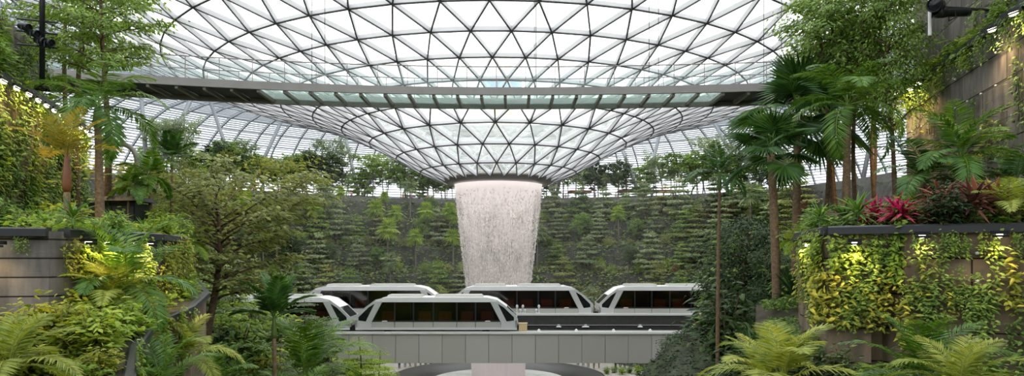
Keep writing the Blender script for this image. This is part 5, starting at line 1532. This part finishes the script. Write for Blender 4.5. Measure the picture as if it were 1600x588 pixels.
def figure(pose):
    """joint positions of a standing (0), walking (1) or camera-raising (2) adult, facing -Y"""
    st = .17 if pose == 1 else .03
    J = {'pel':(0,0,.95,(.135,.10)),'wai':(0,.0,1.10,(.125,.09)),'che':(0,.01,1.30,(.155,.105)),'nec':(0,.01,1.46,.055),'jaw':(0,-.02,1.55,(.065,.075)),'hea':(0,-.005,1.64,(.078,.095)),'top':(0,.01,1.71,.055),'nos':(0,-.105,1.60,.018)}
    E = [('pel','wai'),('wai','che'),('che','nec'),('nec','jaw'),('jaw','hea'),('hea','top'),('jaw','nos')]
    for s, n in ((-1,'l'),(1,'r')):
        f = s*st
        J.update({n+'hip':(s*.09,0,.90,.088),n+'kne':(s*.10,-f*.8-.02,.50,.058),n+'ank':(s*.10,f*.5 if pose==1 else .02,.09,.040),n+'toe':(s*.12,(f*.5 if pose==1 else .02)-.17,.035,.034)})
        E += [('pel',n+'hip'),(n+'hip',n+'kne'),(n+'kne',n+'ank'),(n+'ank',n+'toe')]
        if pose == 2 : el, wr = (s*.27,-.16,1.12), (s*.10,-.36,1.42)
        elif pose == 1: el, wr = (s*.25,f*.9,1.14), (s*.25,f*1.2-.10,.90)
        else: el, wr = (s*.25,.02,1.14), (s*.26,-.05,.88)
        J.update({n+'sho':(s*.19,.01,1.40,.062),n+'elb':el+(.043,),n+'wri':wr+(.030,)})
        d = (Vector(wr)-Vector(el)).normalized(); pm = Vector(wr)+d*.08
        J[n+'pal'] = tuple(pm)+((.036,.022),); E += [('che',n+'sho'),(n+'sho',n+'elb'),(n+'elb',n+'wri'),(n+'wri',n+'pal')]
        sd = Vector((0,1,0)) if abs(d.z) > .7 else Vector((0,0,1))
        for k, (o_, ln) in enumerate(((-.030,.075),(-.010,.088),(.010,.082),(.030,.062))):
            a = pm+sd*o_+d*.02; b = a+d*ln*.55+Vector((-s*.008,0,0)); c = b+d*ln*.45+Vector((-s*.022,0,0))
            J[n+'fa%d'%k] = tuple(a)+(.010,); J[n+'fb%d'%k] = tuple(b)+(.009,); J[n+'fc%d'%k] = tuple(c)+(.007,)
            E += [(n+'pal',n+'fa%d'%k),(n+'fa%d'%k,n+'fb%d'%k),(n+'fb%d'%k,n+'fc%d'%k)]
        a = Vector(wr)+d*.035-sd*.04; b = a+d*.035-sd*.022
        J[n+'ta'] = tuple(a)+(.011,); J[n+'tb'] = tuple(b)+(.009,); E += [(n+'wri',n+'ta'),(n+'ta',n+'tb')]
    return J, E
def grow(J, names, d): return {k:(J[k][0],J[k][1],J[k][2],tuple(x+d for x in (J[k][3] if isinstance(J[k][3],tuple) else (J[k][3],)*2))) for k in names}
CLOTH = {n:simple('cloth_'+n, c, .8) for n, c in (('red',(.50,.05,.05)),('white',(.75,.74,.72)),('blue',(.07,.16,.40)),('pink',(.65,.22,.35)),('yellow',(.65,.48,.08)),('black',(.03,.03,.035)),('teal',(.05,.35,.38)),('grey',(.25,.25,.26)),('orange',(.65,.22,.04)),('denim',(.07,.10,.19)),('khaki',(.34,.28,.18)))}
BODY = []
for pose in range(3):
    J, E = figure(pose)
    body = skinned('body', J, E, M['skin'], 1)
    sh = ['pel','wai','che','lsho','rsho','lelb','relb']; shirt = grow(J, sh, .018)
    for n in ('lelb','relb'):
        a, b = Vector(J[n[0]+'sho'][:3]), Vector(J[n][:3]); m_ = a.lerp(b,.72); shirt[n] = tuple(m_)+((.060,.060),)
    shirt = skinned('shirt', shirt, [('pel','wai'),('wai','che'),('che','lsho'),('che','rsho'),('lsho','lelb'),('rsho','relb')], CLOTH['red'], 1)
    tr = ['pel','lhip','rhip','lkne','rkne','lank','rank']; T = grow(J, tr, .020); T['pel'] = (0,0,.98,(.14,.105))
    trs = skinned('trousers', T, [('pel','lhip'),('pel','rhip'),('lhip','lkne'),('rhip','rkne'),('lkne','lank'),('rkne','rank')], CLOTH['denim'], 1)
    g = Geo(); g.lathe([(.001,.125),(.05,.118),(.085,.08),(.098,.03),(.098,-.03),(.088,-.07)], 14, (0,.022,1.64))
    hair = g.mesh('hair', M['hair'], True)
    BODY.append((body,shirt,trs,hair))
SHIRTS = {}
def person(x, y, z, pose, rz, top, leg, label, group, sc=1.0):
    r = empty('person', (x,y,z), rz, sc); tag(r, label, 'person', group)
    b, s_, t, h = BODY[pose]
    obj('body', b, r)
    for nm, me, c in (('shirt',s_,top),('trousers',t,leg)):
        key = (nm,pose,c)
        if key not in SHIRTS:
            m2 = me.copy(); m2.materials.clear(); m2.materials.append(CLOTH[c]); SHIRTS[key] = m2
        obj(nm, SHIRTS[key], r)
    obj('hair', h, r)
TOPS = ['red','white','blue','pink','yellow','black','teal','grey','orange']; LEGS = ['denim','black','khaki','grey']
POSE = ['standing','walking','raising a camera']
def crowd(spots, where, group, ref):
    seen = {}
    for i, (x, y, z) in enumerate(spots):
        t = TOPS[(i*4+i//3) % 9]; l = LEGS[(i*3+i//2) % 4]; p = (i*2+i//4) % 3
        lb = 'person in %s top and %s trousers %s %s' % (t, l if l != 'denim' else 'blue', POSE[p], where); seen.setdefault(lb,[]).append(1)
        if len(seen[lb]) > 1: l = LEGS[(LEGS.index(l)+1)%4]; lb = 'person in %s top and %s trousers %s %s' % (t, l if l != 'denim' else 'blue', POSE[p], where)
        person(x,y,z,p,rnd(-1.2,1.2),t,l,lb,group,rnd(.93,1.05))
sp = []
for px in (396,408,440,452,535,549,630,643,655,668,884,930,962,1003,1018,1052,1075,1090,915,478):
    lo, hi = -75.0, 70.0
    for _ in range(40):
        m_ = (lo+hi)/2; x, y = slope_point(39.95, m_)
        if px_of(x,y) < px: lo = m_
        else: hi = m_
    sp.append((x,y,H(x,y)))
crowd(sp, 'at the rim parapet', 'people along the top rim', 0)
sp = []
for px, D in ((624,92.5),(633,93.5),(641,94.0),(649,93.2),(657,94.4),(665,95.0),(673,95.6),(640,96.5),(903,95.0),(911,94.2),(919,93.2),(928,92.4),(936,93.0),(962,92.0),(969,93.5),(976,92.2),(984,94.0),(991,92.8),(999,93.6),(1007,92.4),(1014,93.8),(1021,92.6)):
    x = (px-800)/F*D; sp.append((x,D,-15.0))
crowd(sp, 'on the plaza beyond the basin', 'people on the plaza', 0)

#@ENDX


# ---- world and light
w = bpy.data.worlds.new('sky'); SC.world = w; w.use_nodes = True
bg = w.node_tree.nodes['Background']
bg.inputs['Color'].default_value = (1.0,.975,.945,1); bg.inputs['Strength'].default_value = 3.0
SC.view_settings.view_transform = 'Standard'; SC.view_settings.look = 'None'; SC.view_settings.gamma = 1.0; SC.view_settings.exposure = 0.12
SC.view_settings.use_curve_mapping = False
SC.cycles.transparent_max_bounces = 24; SC.cycles.max_bounces = 8; SC.cycles.diffuse_bounces = 3; SC.cycles.glossy_bounces = 3; SC.cycles.transmission_bounces = 6
SC.cycles.use_denoising = True
SC.cycles.sample_clamp_indirect = 6
